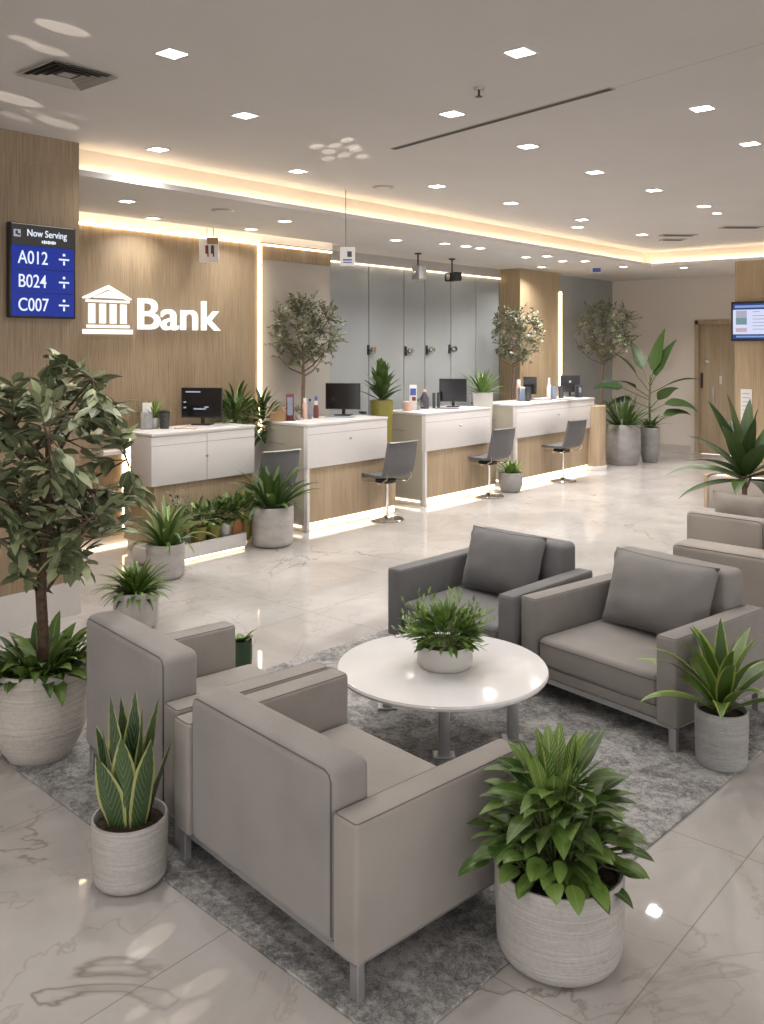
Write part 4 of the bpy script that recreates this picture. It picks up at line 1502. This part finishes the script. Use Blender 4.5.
def twig(mb_l, mb_b, a, b_, leaf_len, leaf_w, nl, rad=.004, prof='ovate', droop=.5):
    a, b_ = Vector(a), Vector(b_)
    dv = b_ - a
    ln = dv.length
    mid = (a + b_) / 2 + Vector((random.uniform(-.06, .06), random.uniform(-.06, .06), random.uniform(-.01, .06))) * ln
    pts = []
    for i in range(6):
        s = i / 5
        pts.append(a * (1 - s) ** 2 + mid * 2 * s * (1 - s) + b_ * s ** 2)
    mb_b.tube(pts, [rad * (1 - .7 * i / 5) for i in range(6)], 5, False)
    for i in range(nl):
        s = .25 + .75 * (i + .5) / nl
        q = a * (1 - s) ** 2 + mid * 2 * s * (1 - s) + b_ * s ** 2
        az = atan2(dv.y, dv.x) + (1 if i % 2 else -1) * random.uniform(.5, 1.3)
        el = math.asin(max(-1, min(1, dv.z / max(ln, 1e-6)))) * .6 + random.uniform(-.5, .5)
        mb_l.leaf(q, az, el, leaf_len * random.uniform(.7, 1.2), leaf_w * random.uniform(.8, 1.2), droop * random.uniform(.3, 1.5), .2, 4, prof, random.uniform(-.6, .6))


nodes = []
crown_c = (.06, 0, 1.24)
for i in range(11):
    s = i / 10
    z0 = .80 + .7 * s
    az = i * 2.39996
    ex_ = .26 + .12 * sin(pi * s)
    b0 = toR(.03, 0, z0)
    b1 = b0 + Vector((cos(az) * ex_, sin(az) * ex_, .22 + .12 * s))
    tr.tube([b0, (b0 + b1) / 2 + Vector((0, 0, .04)), b1], [.010, .007, .004], 6, False)
    nodes += [b0.lerp(b1, .5), b1]
nodes += [toR(.03, 0, 1.5), toR(.05, 0, 1.35)]
for i in range(150):
    while True:
        u, v, w_ = random.uniform(-1, 1), random.uniform(-1, 1), random.uniform(-1, 1)
        if .25 < u * u + v * v + w_ * w_ < 1:
            break
    wz = .62
    fx = .40 * (1.0 if w_ < .2 else 1.0 - .35 * (w_ - .2))
    tip = toR(.07 + u * fx, v * .38, 1.40 + w_ * wz)
    nd = min(nodes, key=lambda q: (q - tip).length + random.uniform(0, .1))
    dv = tip - nd
    if dv.length > .36:
        nd = tip - dv.normalized() * .36
    if dv.length < .15:
        tip = nd + (dv.normalized() if dv.length > 0 else Vector((0, 0, 1))) * .2
    twig(lv, tr, nd, tip, .115, .050, 8)
tr.build('trunk', M['bark'], t, 180)
lv.build('crown', M['leaf_tree'], t, 180)
lv = MB()
random.seed(8)
for i in range(120):
    az = i * 2.39996
    el = radians(random.uniform(0, 75))
    r = .15 * sqrt(random.random())
    lv.leaf((r * cos(az), r * sin(az), .42), az, el, random.uniform(.14, .26), random.uniform(.05, .075), random.uniform(.9, 2.0), .2, 7, 'ovate', random.uniform(-.3, .3))
lv.build('underplanting', M['leaf_green'], t, 180)


def squash(mb, rz, lim):
    """foliage that meets the wall behind it bends along the wall"""
    c_, s_ = cos(rz), sin(rz)
    out = []
    for x, y, z in mb.v:
        X, Y = x * c_ - y * s_, x * s_ + y * c_
        if Y > lim * .5:
            Y = lim * .5 + (1 - math.exp(-(Y - lim * .5) / (lim * .5))) * lim * .5
        out.append((X * c_ + Y * s_, -X * s_ + Y * c_, z))
    mb.v = out


# -- olive trees behind the counters
def olive(px, y, ztop, zbot, rx, lab, seed, n=300, pot='pot_light', ymax=.40):
    random.seed(seed)
    p = PY(px, 400, y)
    p.z = 0
    t = thing('olive_tree', lab, 'tree', p, 0, 'olive trees behind the desks')
    pot_parts(t, pot_prof(.14, .15, .11, .42), .12, .38, pot, 28)
    tr, lv = MB(), MB()
    zc, hz = (ztop + zbot) / 2, (ztop - zbot) / 2
    zf = zbot - .12
    tr.tube([(0, 0, .36), (.015, .01, .8), (-.01, 0, 1.2), (.008, 0, zf), (.0, 0, zf + .2), (0, 0, zc + hz * .4)], [.03, .027, .025, .022, .018, .006], 8)
    nodes = []
    for i in range(12):
        az = i * 2.39996
        b0 = Vector((0, 0, zf + .05 + .03 * i))
        b1 = Vector((cos(az) * rx * .6, sin(az) * rx * .6, zbot + hz * (.25 + .1 * i)))
        tr.tube([b0, b0.lerp(b1, .5) + Vector((0, 0, -.03)), b1], [.012, .008, .004], 5, False)
        nodes += [b0.lerp(b1, .6), b1]
    nodes.append(Vector((0, 0, zc + hz * .4)))
    for i in range(n):
        while True:
            u, v, w_ = random.uniform(-1, 1), random.uniform(-1, 1), random.uniform(-1, 1)
            s = u * u + v * v + w_ * w_
            if .2 < s < 1.0:
                break
        tip = Vector((u * rx, max(-1, min(v * rx, ymax - .10)), zc + w_ * hz)) + Vector((random.uniform(-.05, .05), random.uniform(-.05, .02), random.uniform(-.07, .07)))
        nd = min(nodes, key=lambda q: (q - tip).length)
        dv = tip - nd
        if dv.length > .26:
            nd = tip - dv.normalized() * .26
        twig(lv, tr, nd, tip, .060, .026, 10, .003, 'ovate', .3)
    squash(lv, 0, ymax - .03)
    squash(tr, 0, ymax - .03)
    tr.build('trunk', M['bark_pale'], t, 180)
    lv.build('crown', M['leaf_olive'], t, 180)


olive(303, 7.70, 2.66, 1.70, .52, 'olive tree behind the second desk, before the glass plate', 31, ymax=.24)
olive(513, 7.70, 2.68, 1.72, .52, 'olive tree behind the last desk, before the wood return', 32, ymax=.24)
olive(602, 7.40, 2.88, 1.72, .70, 'olive tree beyond the wooden pedestal, before the pale far wall', 33, 330)

# -- round white pot plants by the counter
def simple_pot(name, lab, p, r, h, mat, kind, leafm, seed, **kw):
    random.seed(seed)
    t = thing(name, lab, 'plant', p, 0, kw.get('group'))
    pp = pot_cyl(r, h, r * .1, h * .14) if kw.get('cyl') else pot_prof(r, r * 1.03, r * kw.get('bot', .72), h, r * .1, h * .14)
    pot_parts(t, pp, r * .88, h * .84, mat, 40)
    lv = MB()
    z = h * .86
    if kind == 'rosette':
        rosette(lv, z, kw['n'], kw['L'], kw['W'], radians(kw.get('e0', 15)), radians(kw.get('e1', 85)), kw.get('droop', 1.0), kw.get('prof', 'lance'), r * .35, .28, 8, curl=kw.get('curl', 1.3))
    else:
        bush(lv, z, kw['n'], kw['R'], kw['hgt'], kw['L'], kw['W'], kw.get('prof', 'ovate'), kw.get('droop', .7))
    lv.build('foliage', M[leafm], t, 180)
    return t


simple_pot('spider_plant', 'small bushy plant in the first pale round pot behind the armchair', W(-1.75, 6.4), .157, .27, 'pot_light', 'rosette', 'leaf_green', 41, n=120, L=.27, W=.034, e0=8, e1=84, droop=1.5, prof='strap', cyl=1)
simple_pot('spider_plant', 'arching spider plant in the second pale round pot, next to the planter box', PZ(165.5, 577), .165, .30, 'pot_light', 'rosette', 'leaf_green', 42, n=46, L=.50, W=.046, e0=30, e1=86, droop=2.0, prof='strap', cyl=1)
simple_pot('dracaena', 'broad dracaena in the round white pot between the first two desks', PZ(272.5, 545), .212, .40, 'pot_light', 'rosette', 'leaf_dark', 43, n=34, L=.54, W=.10, e0=24, e1=86, droop=1.3, cyl=1)
simple_pot('succulent_pot', 'small agave-like plant in a grey pot before the third desk', PZ(510.5, 491.5), .16, .27, 'pot_grey', 'rosette', 'leaf_bright', 44, n=34, L=.24, W=.05, e0=22, e1=80, droop=.5, bot=.78)
t = simple_pot('potted_palm', 'spiky plant in the wide tall grey planter by the far wall', PZ(623, 464), .285, .68, 'pot_grey', 'rosette', 'leaf_dark', 45, n=60, L=.66, W=.07, e0=8, e1=86, droop=.95, bot=.82)
lv = MB()
for i in range(16):
    az = random.uniform(0, 6.28)
    lv.leaf((.1 * cos(az), .1 * sin(az), .58), az, radians(random.uniform(62, 86)), random.uniform(.5, .72), .03, .3, .2, 6, 'strap')
lv.build('dry_fronds', M['leaf_sage'], t, 180)
# banana-like plant
random.seed(46)
p = PZ(650, 462)
t = thing('bird_of_paradise', 'tall broad-leaved plant in the slim grey planter by the far wall', 'plant', p)
pot_parts(t, pot_prof(.165, .17, .12, .60, .02, .05), .14, .55, 'pot_grey', 32)
st_, lv = MB(), MB()
st_.tube([(0, 0, .54), (.0, .01, 1.0), (.01, 0, 1.45), (0, .0, 1.50)], [.022, .018, .014, .01], 8)
spec = [(-12, 66, .22, .72, .30, .35), (28, 74, .28, .78, .27, .3), (118, 62, .35, .58, .22, .3), (150, 52, .40, .62, .30, .7),
        (175, 12, .52, .5, .24, .9), (5, 22, .30, .62, .2, .75), (172, -2, .34, .48, .26, 1.1), (-4, 8, .28, .62, .22, 1.5), (0, 20, .25, .5, .17, 1.2), (-60, 40, .25, .5, .2, .9), (200, 30, .35, .45, .2, 1.0)]
zs_ = [z * .92 for z in (1.6, 1.62, 1.6, 1.5, 1.35, 1.48, 1.2, 1.15, .95, 1.2, 1.4)]
for (phi, el, pl, L, wd, dr_), z in zip(spec, zs_):
    az = ang(phi)
    e = radians(max(el, 25))
    b0 = Vector((0, 0, z - .18))
    b1 = b0 + Vector((cos(az) * cos(e), sin(az) * cos(e), sin(e))) * pl
    st_.tube([b0, b0.lerp(b1, .5), b1], [.008, .007, .006], 6, False)
    lv.leaf(b1, az, radians(el), L * 1.02, wd * 1.15, dr_, .22, 10, 'lance2', random.uniform(-.7, .7), .12)
for i in range(16):
    az = i * 2.4
    lv.leaf((.04 * cos(az), .04 * sin(az), .56), az, radians(random.uniform(35, 80)), random.uniform(.3, .48), .06, 1.5, .25, 7, 'lance')
st_.build('stalk', M['stem'], t, 180)
lv.build('foliage', M['leaf_deep'], t, 180)

# -- tall dracaena beyond the beige seats
random.seed(47)
d_ = 8.6
p = W((745 - CX) / F * d_, d_)
t = thing('dracaena_tree', 'tall dark dracaena on a bare stem beside the honey wood wall', 'plant', p)
pot_parts(t, pot_prof(.16, .165, .12, .34), .145, .30, 'pot_grey', 32)
tr, lv = MB(), MB()
tr.tube([(0, 0, .28), (.01, 0, .5), (0, .01, .68), (0, 0, .8)], [.03, .027, .024, .02], 8)
for az_, ln in ((.3, .16), (2.5, .17), (4.4, .15)):
    tr.tube([(0, 0, .62), (cos(az_) * .05, sin(az_) * .05, .72), (cos(az_) * .07, sin(az_) * .07, .62 + ln)], [.016, .013, .01], 6)
for i in range(24):
    tt = (i + .5) / 24
    az = i * 2.39996 + random.uniform(-.2, .2)
    el = radians(-10 + 96 * tt)
    lv.leaf((.03 * cos(az), .03 * sin(az), .70 + .14 * tt), az, el, random.uniform(.55, .76), random.uniform(.15, .20), random.uniform(.6, 1.3) * (1.2 - tt), .28, 10, 'lance', random.uniform(-.3, .3))
tr.build('trunk', M['bark_pale'], t, 180)
lv.build('foliage', M['leaf_deep'], t, 180)

# -- low beige partition beside that plant
pa = PZ(704, 507)
t = thing('low_partition', 'low beige upholstered divider with oak edge and a glowing top, beyond the seats', 'divider', pa, ang(-44))
MB().box2((.05, 0, 0), (1.8, .22, .40), .015, 3).build('body', M['beige'], t)
MB().box2((0, -.005, 0), (.05, .23, .405), .004, 1).build('oak_edge', M['wood_light'], t)
MB().box2((.08, .09, .405), (1.75, .12, .415)).build('light_line', M['led_soft'], t, 0)

# -- tall planters between the desks
def tall_planter(px, ytop, d, r, lab, mat, rim_z=None, square=False):
    p = W((px - CX) / F * d, d)
    h = H + (HY - ytop) / F * d
    t = thing('tall_planter', lab, 'plant', p)
    if square:
        vs = []
        b_ = r * .62
        MB().prism([(-b_, 0), (b_, 0), (r, h), (-r, h)], -r * .8, r * .8).build('pot', M[mat], t, 0)
        t.rotation_euler = (0, 0, TH - pi / 2)
    else:
        MB().lathe([(0, 0), (r * .62, 0), (r * .66, .01), (r * .8, h * .5), (r, h - .01), (r * .97, h), (r * .9, h), (r * .88, h - .04), (0, h - .04)], 32).build('pot', M[mat], t, 50)
    MB().lathe([(0, h - .02), (r * .7, h - .025), (r * .72, h - .06), (0, h - .06)], 20).build('soil', M['soil'], t)
    return t, h


random.seed(51)
t, h = tall_planter(381.5, 400, 11.1, .145, 'upright dark spiky plant in the tall olive-yellow planter between two desks', 'pot_lime')
lv = MB()
for i in range(34):
    tt = (i + .5) / 34
    az = i * 2.39996
    z = h - .02 + .33 * tt
    lv.leaf((.02 * cos(az), .02 * sin(az), z), az, radians(25 + 62 * tt),   .30 * (1.1 - .35 * tt), .12, .25, .25, 7, 'lance')
lv.build('foliage', M['leaf_dark'], t, 180)
MB().tube([(0, 0, h - .03), (0, 0, h + .36)], [.03, .015], 8).build('stalk', M['stem'], t)
random.seed(52)
t, h = tall_planter(482, 392.5, 12.95, .145, 'spiky plant in the tall white tapered planter behind the third desk', 'pot_plain', square=True)
lv = MB()
rosette(lv, h - .02, 30, .40, .06, radians(2), radians(84), .5, 'lance', .05)
lv.build('foliage', M['leaf_green'], t, 180)
random.seed(53)
t, h = tall_planter(261.5, 436.5, 10.25, .11, 'dense leafy plant in the tall white tapered planter beside the first desk', 'pot_plain', square=True)
lv = MB()
bush(lv, h + .02, 140, .25, .42, .20, .055, 'lance', .8)
squash(lv, TH - pi / 2, .15)
lv.build('foliage', M['leaf_dark'], t, 180)
random.seed(54)
p = on(235, 421) + Vector((.0, .05, 0))
d_ = 10.0
p = W((236 - CX) / F * d_, d_)
t = thing('tall_planter', 'spiky bush standing behind the monitor of the first desk', 'plant', p)
MB().lathe([(0, 0), (.11, 0), (.16, 1.1), (.14, 1.1), (.13, 1.05), (0, 1.05)], 28).build('pot', M['pot_plain'], t, 50)
lv = MB()
bush(lv, 1.1, 120, .26, .38, .20, .05, 'lance', .9)
for i in range(14):
    az = i * 2.4
    lv.leaf((-.1, -.05, 1.15), az, radians(random.uniform(40, 85)), random.uniform(.3, .42), .04, .6, .25, 7, 'lance')
squash(lv, 0, .16)
lv.build('foliage', M['leaf_dark'], t, 180)
# grassy plant behind the cups of desk one
random.seed(55)
p = PY(154, 420, 7.70)
p.z = ZT
t = thing('grass_pot', 'pale grassy plant in a small pot behind the brochure holder', 'plant', p)
pot_parts(t, pot_prof(.06, .062, .045, .11, .008, .02), .05, .09, 'pot_plain', 20)
lv = MB()
rosette(lv, .1, 60, .24, .016, radians(5), radians(85), .9, 'strap', .02)
lv.build('foliage', M['leaf_bright'], t, 180)
# tiny plants on desks
for px, py, lab, sd in ((298, 419.5, 'tiny green plant between the card stand and the pink bottle', 56), (418, 410, 'tiny leafy plant beside the plump dark bottle', 57)):
    random.seed(sd)
    p = on(px, py)
    t = thing('tiny_plant', lab, 'plant', p)
    pot_parts(t, pot_prof(.03, .031, .024, .055, .005, .01), .025, .045, 'pot_silver', 16)
    lv = MB()
    bush(lv, .05, 40, .05, .10, .05, .02, 'ovate', .6)
    lv.build('foliage', M['leaf_sage'], t, 180)

# -- planter box with its row of little pots
pb0, pb1 = PZ(178, 569), PZ(256, 550.5)
yb0 = 6.78
x0, x1 = pb0.x - .15, 5.88
t = thing('planter_box', 'long low white planter box on the floor below the first desk', 'planter', ((x0 + x1) / 2, yb0 + .17, 0))
hw = (x1 - x0) / 2
g = MB()
g.box2((-hw, -.17, .03), (hw, -.145, .16))
g.box2((-hw, .145, .03), (hw, .17, .16))
g.box2((-hw, -.145, .03), (-hw + .025, .145, .16))
g.box2((hw - .025, -.145, .03), (hw, .145, .16))
g.build('trough', M['white'], t, 0)
MB().box2((-hw + .025, -.145, .03), (hw - .025, .145, .06)).build('soil', M['soil'], t, 0)
MB().box2((-hw + .03, -.13, 0), (hw - .03, .13, .03)).build('plinth', M['base'], t, 0)
MB().box2((-hw + .02, -.165, .008), (hw - .02, -.15, .026)).build('plinth_light', M['plinth'], t, 0)
little = [(198, 'pot_lime', 'leafy plant in a lime pot, first in the planter box', 61, 'leaf_green'), (213, 'pot_lime', 'leafy plant in an olive pot, second in the planter box', 62, 'leaf_dark'),
          (224, 'pot_silver', 'plant in a silver tin, third in the planter box', 63, 'leaf_dark'), (234.5, 'terracotta', 'plant in an orange terracotta pot in the planter box', 64, 'leaf_green'), (245, 'pot_lime', 'plant in a lime pot at the far end of the planter box', 65, 'leaf_bright')]
for px, mt, lab, sd, lm in little:
    random.seed(sd)
    q = PY(px, 535, yb0 + .13)
    t = thing('potted_herb', lab, 'plant', (q.x, q.y, .061), 0, 'little pots in the planter box')
    pot_parts(t, pot_prof(.085, .078, .055, .22, .008, .02), .07, .195, mt, 22)
    lv = MB()
    bush(lv, .24, 70, .15, .20, .11, .042, 'ovate', .7, elo=-.1)
    lv.build('foliage', M[lm], t, 180)
random.seed(66)
q = PY(172, 535, yb0 + .2)
t = thing('sage_shrub', 'pale sage twiggy shrub behind the spider plant in the planter box', 'plant', (q.x + .15, q.y, .061))
pot_parts(t, pot_prof(.075, .07, .05, .15, .008, .02), .062, .125, 'pot_silver', 22)
tr, lv = MB(), MB()
for i in range(16):
    az = random.uniform(0, 6.28)
    ln = random.uniform(.28, .48)
    el = radians(random.uniform(38, 85))
    twig(lv, tr, (0, 0, .14), (cos(az) * cos(el) * ln, sin(az) * cos(el) * ln, .14 + sin(el) * ln), .06, .02, 11, .003)
tr.build('stalk', M['bark_pale'], t, 180)
lv.build('foliage', M['leaf_sage'], t, 180)
# -- small green pot beyond the second armchair
p = W(-.86, 5.55)
t = thing('small_pot', 'small dark green pot with one leaf peeping past the second armchair', 'plant', p)
pot_parts(t, pot_prof(.06, .06, .05, .19, .006, .015), .05, .175, 'pot_green', 22)
lv = MB()
for i in range(7):
    lv.leaf((0, 0, .17), i * .9 + .2, radians(15 + 6 * i), .12, .05, .6, .2, 6, 'ovate')
lv.build('foliage', M['leaf_green'], t, 180)

# ---------------------------------------------------------------- lights
def lamp(p, energy, size, col=(1, .955, .91)):
    ld = bpy.data.lights.new('downlight', 'AREA')
    ld.shape = 'SQUARE'
    ld.size = size
    ld.energy = energy
    ld.color = col
    ld.spread = radians(135)
    o = bpy.data.objects.new('downlight', ld)
    COL.objects.link(o)
    o.location = p
    return o


def beam(p, target, energy, deg, col=(1, .90, .76)):
    """a narrow spot added to throw one dapple of light, with no fitting behind it"""
    ld = bpy.data.lights.new('dapple_beam', 'SPOT')
    ld.energy = energy
    ld.spot_size = radians(deg)
    ld.spot_blend = .35
    ld.color = col
    ld.shadow_soft_size = .004
    o = bpy.data.objects.new('dapple_beam', ld)
    COL.objects.link(o)
    o.location = p
    o.rotation_euler = (Vector(target) - Vector(p)).to_track_quat('-Z', 'Y').to_euler()
    return o


for p, k in lamp_pts:
    dd = p.x * CT + p.y * ST
    lamp(p - Vector((0, 0, .014)), (9 if dd < 8 else 15) if k == 1 else (9 if dd < 12 else 17), .1)
# more downlights of the same rows behind the viewer
for x, y in ((2.6, -1.2), (4.6, -2.4), (0.4, 1.6), (-1.4, 0.2), (1.0, -2.6), (6.4, -1.0), (8.6, -2.4), (2.0, 3.2), (-1.0, 3.0), (11, -1.5)):
    lamp(Vector((x, y, ZC - .014)), 11, .11)
for x, y in ((15.3, 3.2), (15.3, 1.4), (15.3, -.6)):
    lamp(Vector((x, y, ZS - .014)), 40, .11)  # unseen lamps without fittings, added to brighten the far wall
src = W(-4.2, 0.6, .9)  # added spot sources that stand in for light broken by leaves
for px, py, dg, en in ((62, 28, 1.7, .8), (24, 40, 1.0, .6), (48, 50, 1.3, .7), (14, 99, 2.0, 1), (58, 123, 1.6, 1), (16, 117, 1.1, .6), (76, 116, .9, .4), (36, 113, .8, .4)):
    beam(src, PZ(px, py, ZC), 1100 * en, dg)
src = W(.9, 2.2, .6)
for k in range(9):
    q = k * .7
    beam(src, PZ(342 + (14 + 13 * (k % 2)) * cos(q), 150 + (5 + 5 * (k % 2)) * sin(q), ZC), 1100, 1.1)
src = W(-1.9, 1.4, 1.1)
for px, py, dg, en in ((150, 940, 2.6, 1), (138, 955, 1.4, 1), (204, 983, 2.2, .8), (176, 993, 1.6, .6), (190, 1012, 2.0, .7), (138, 1012, 1.4, .8)):
    beam(src, PZ(px, py, 0), 90 * en, dg)

world = bpy.data.worlds.new('World')
scene.world = world
world.use_nodes = True
bg = world.node_tree.nodes['Background']
bg.inputs['Color'].default_value = (1.0, .96, .935, 1)
bg.inputs['Strength'].default_value = 2.0

# ---------------------------------------------------------------- camera
cam = bpy.data.cameras.new('camera')
cam.sensor_fit = 'VERTICAL'
cam.sensor_height = 36
cam.sensor_width = 36 * 764 / 1024
cam.lens = 36 * F / 1024
cam.shift_y = -(512 - HY) / 1024
cam.clip_end = 100
co = bpy.data.objects.new('camera', cam)
COL.objects.link(co)
co.location = (0, 0, H)
co.rotation_euler = (pi / 2, 0, TH - pi / 2)
scene.camera = co
scene.view_settings.view_transform = 'Standard'
scene.view_settings.look = 'None'
scene.view_settings.exposure = 0.12
scene.cycles.use_denoising = True
scene.cycles.max_bounces = 6
scene.cycles.diffuse_bounces = 3
scene.cycles.sample_clamp_indirect = 6
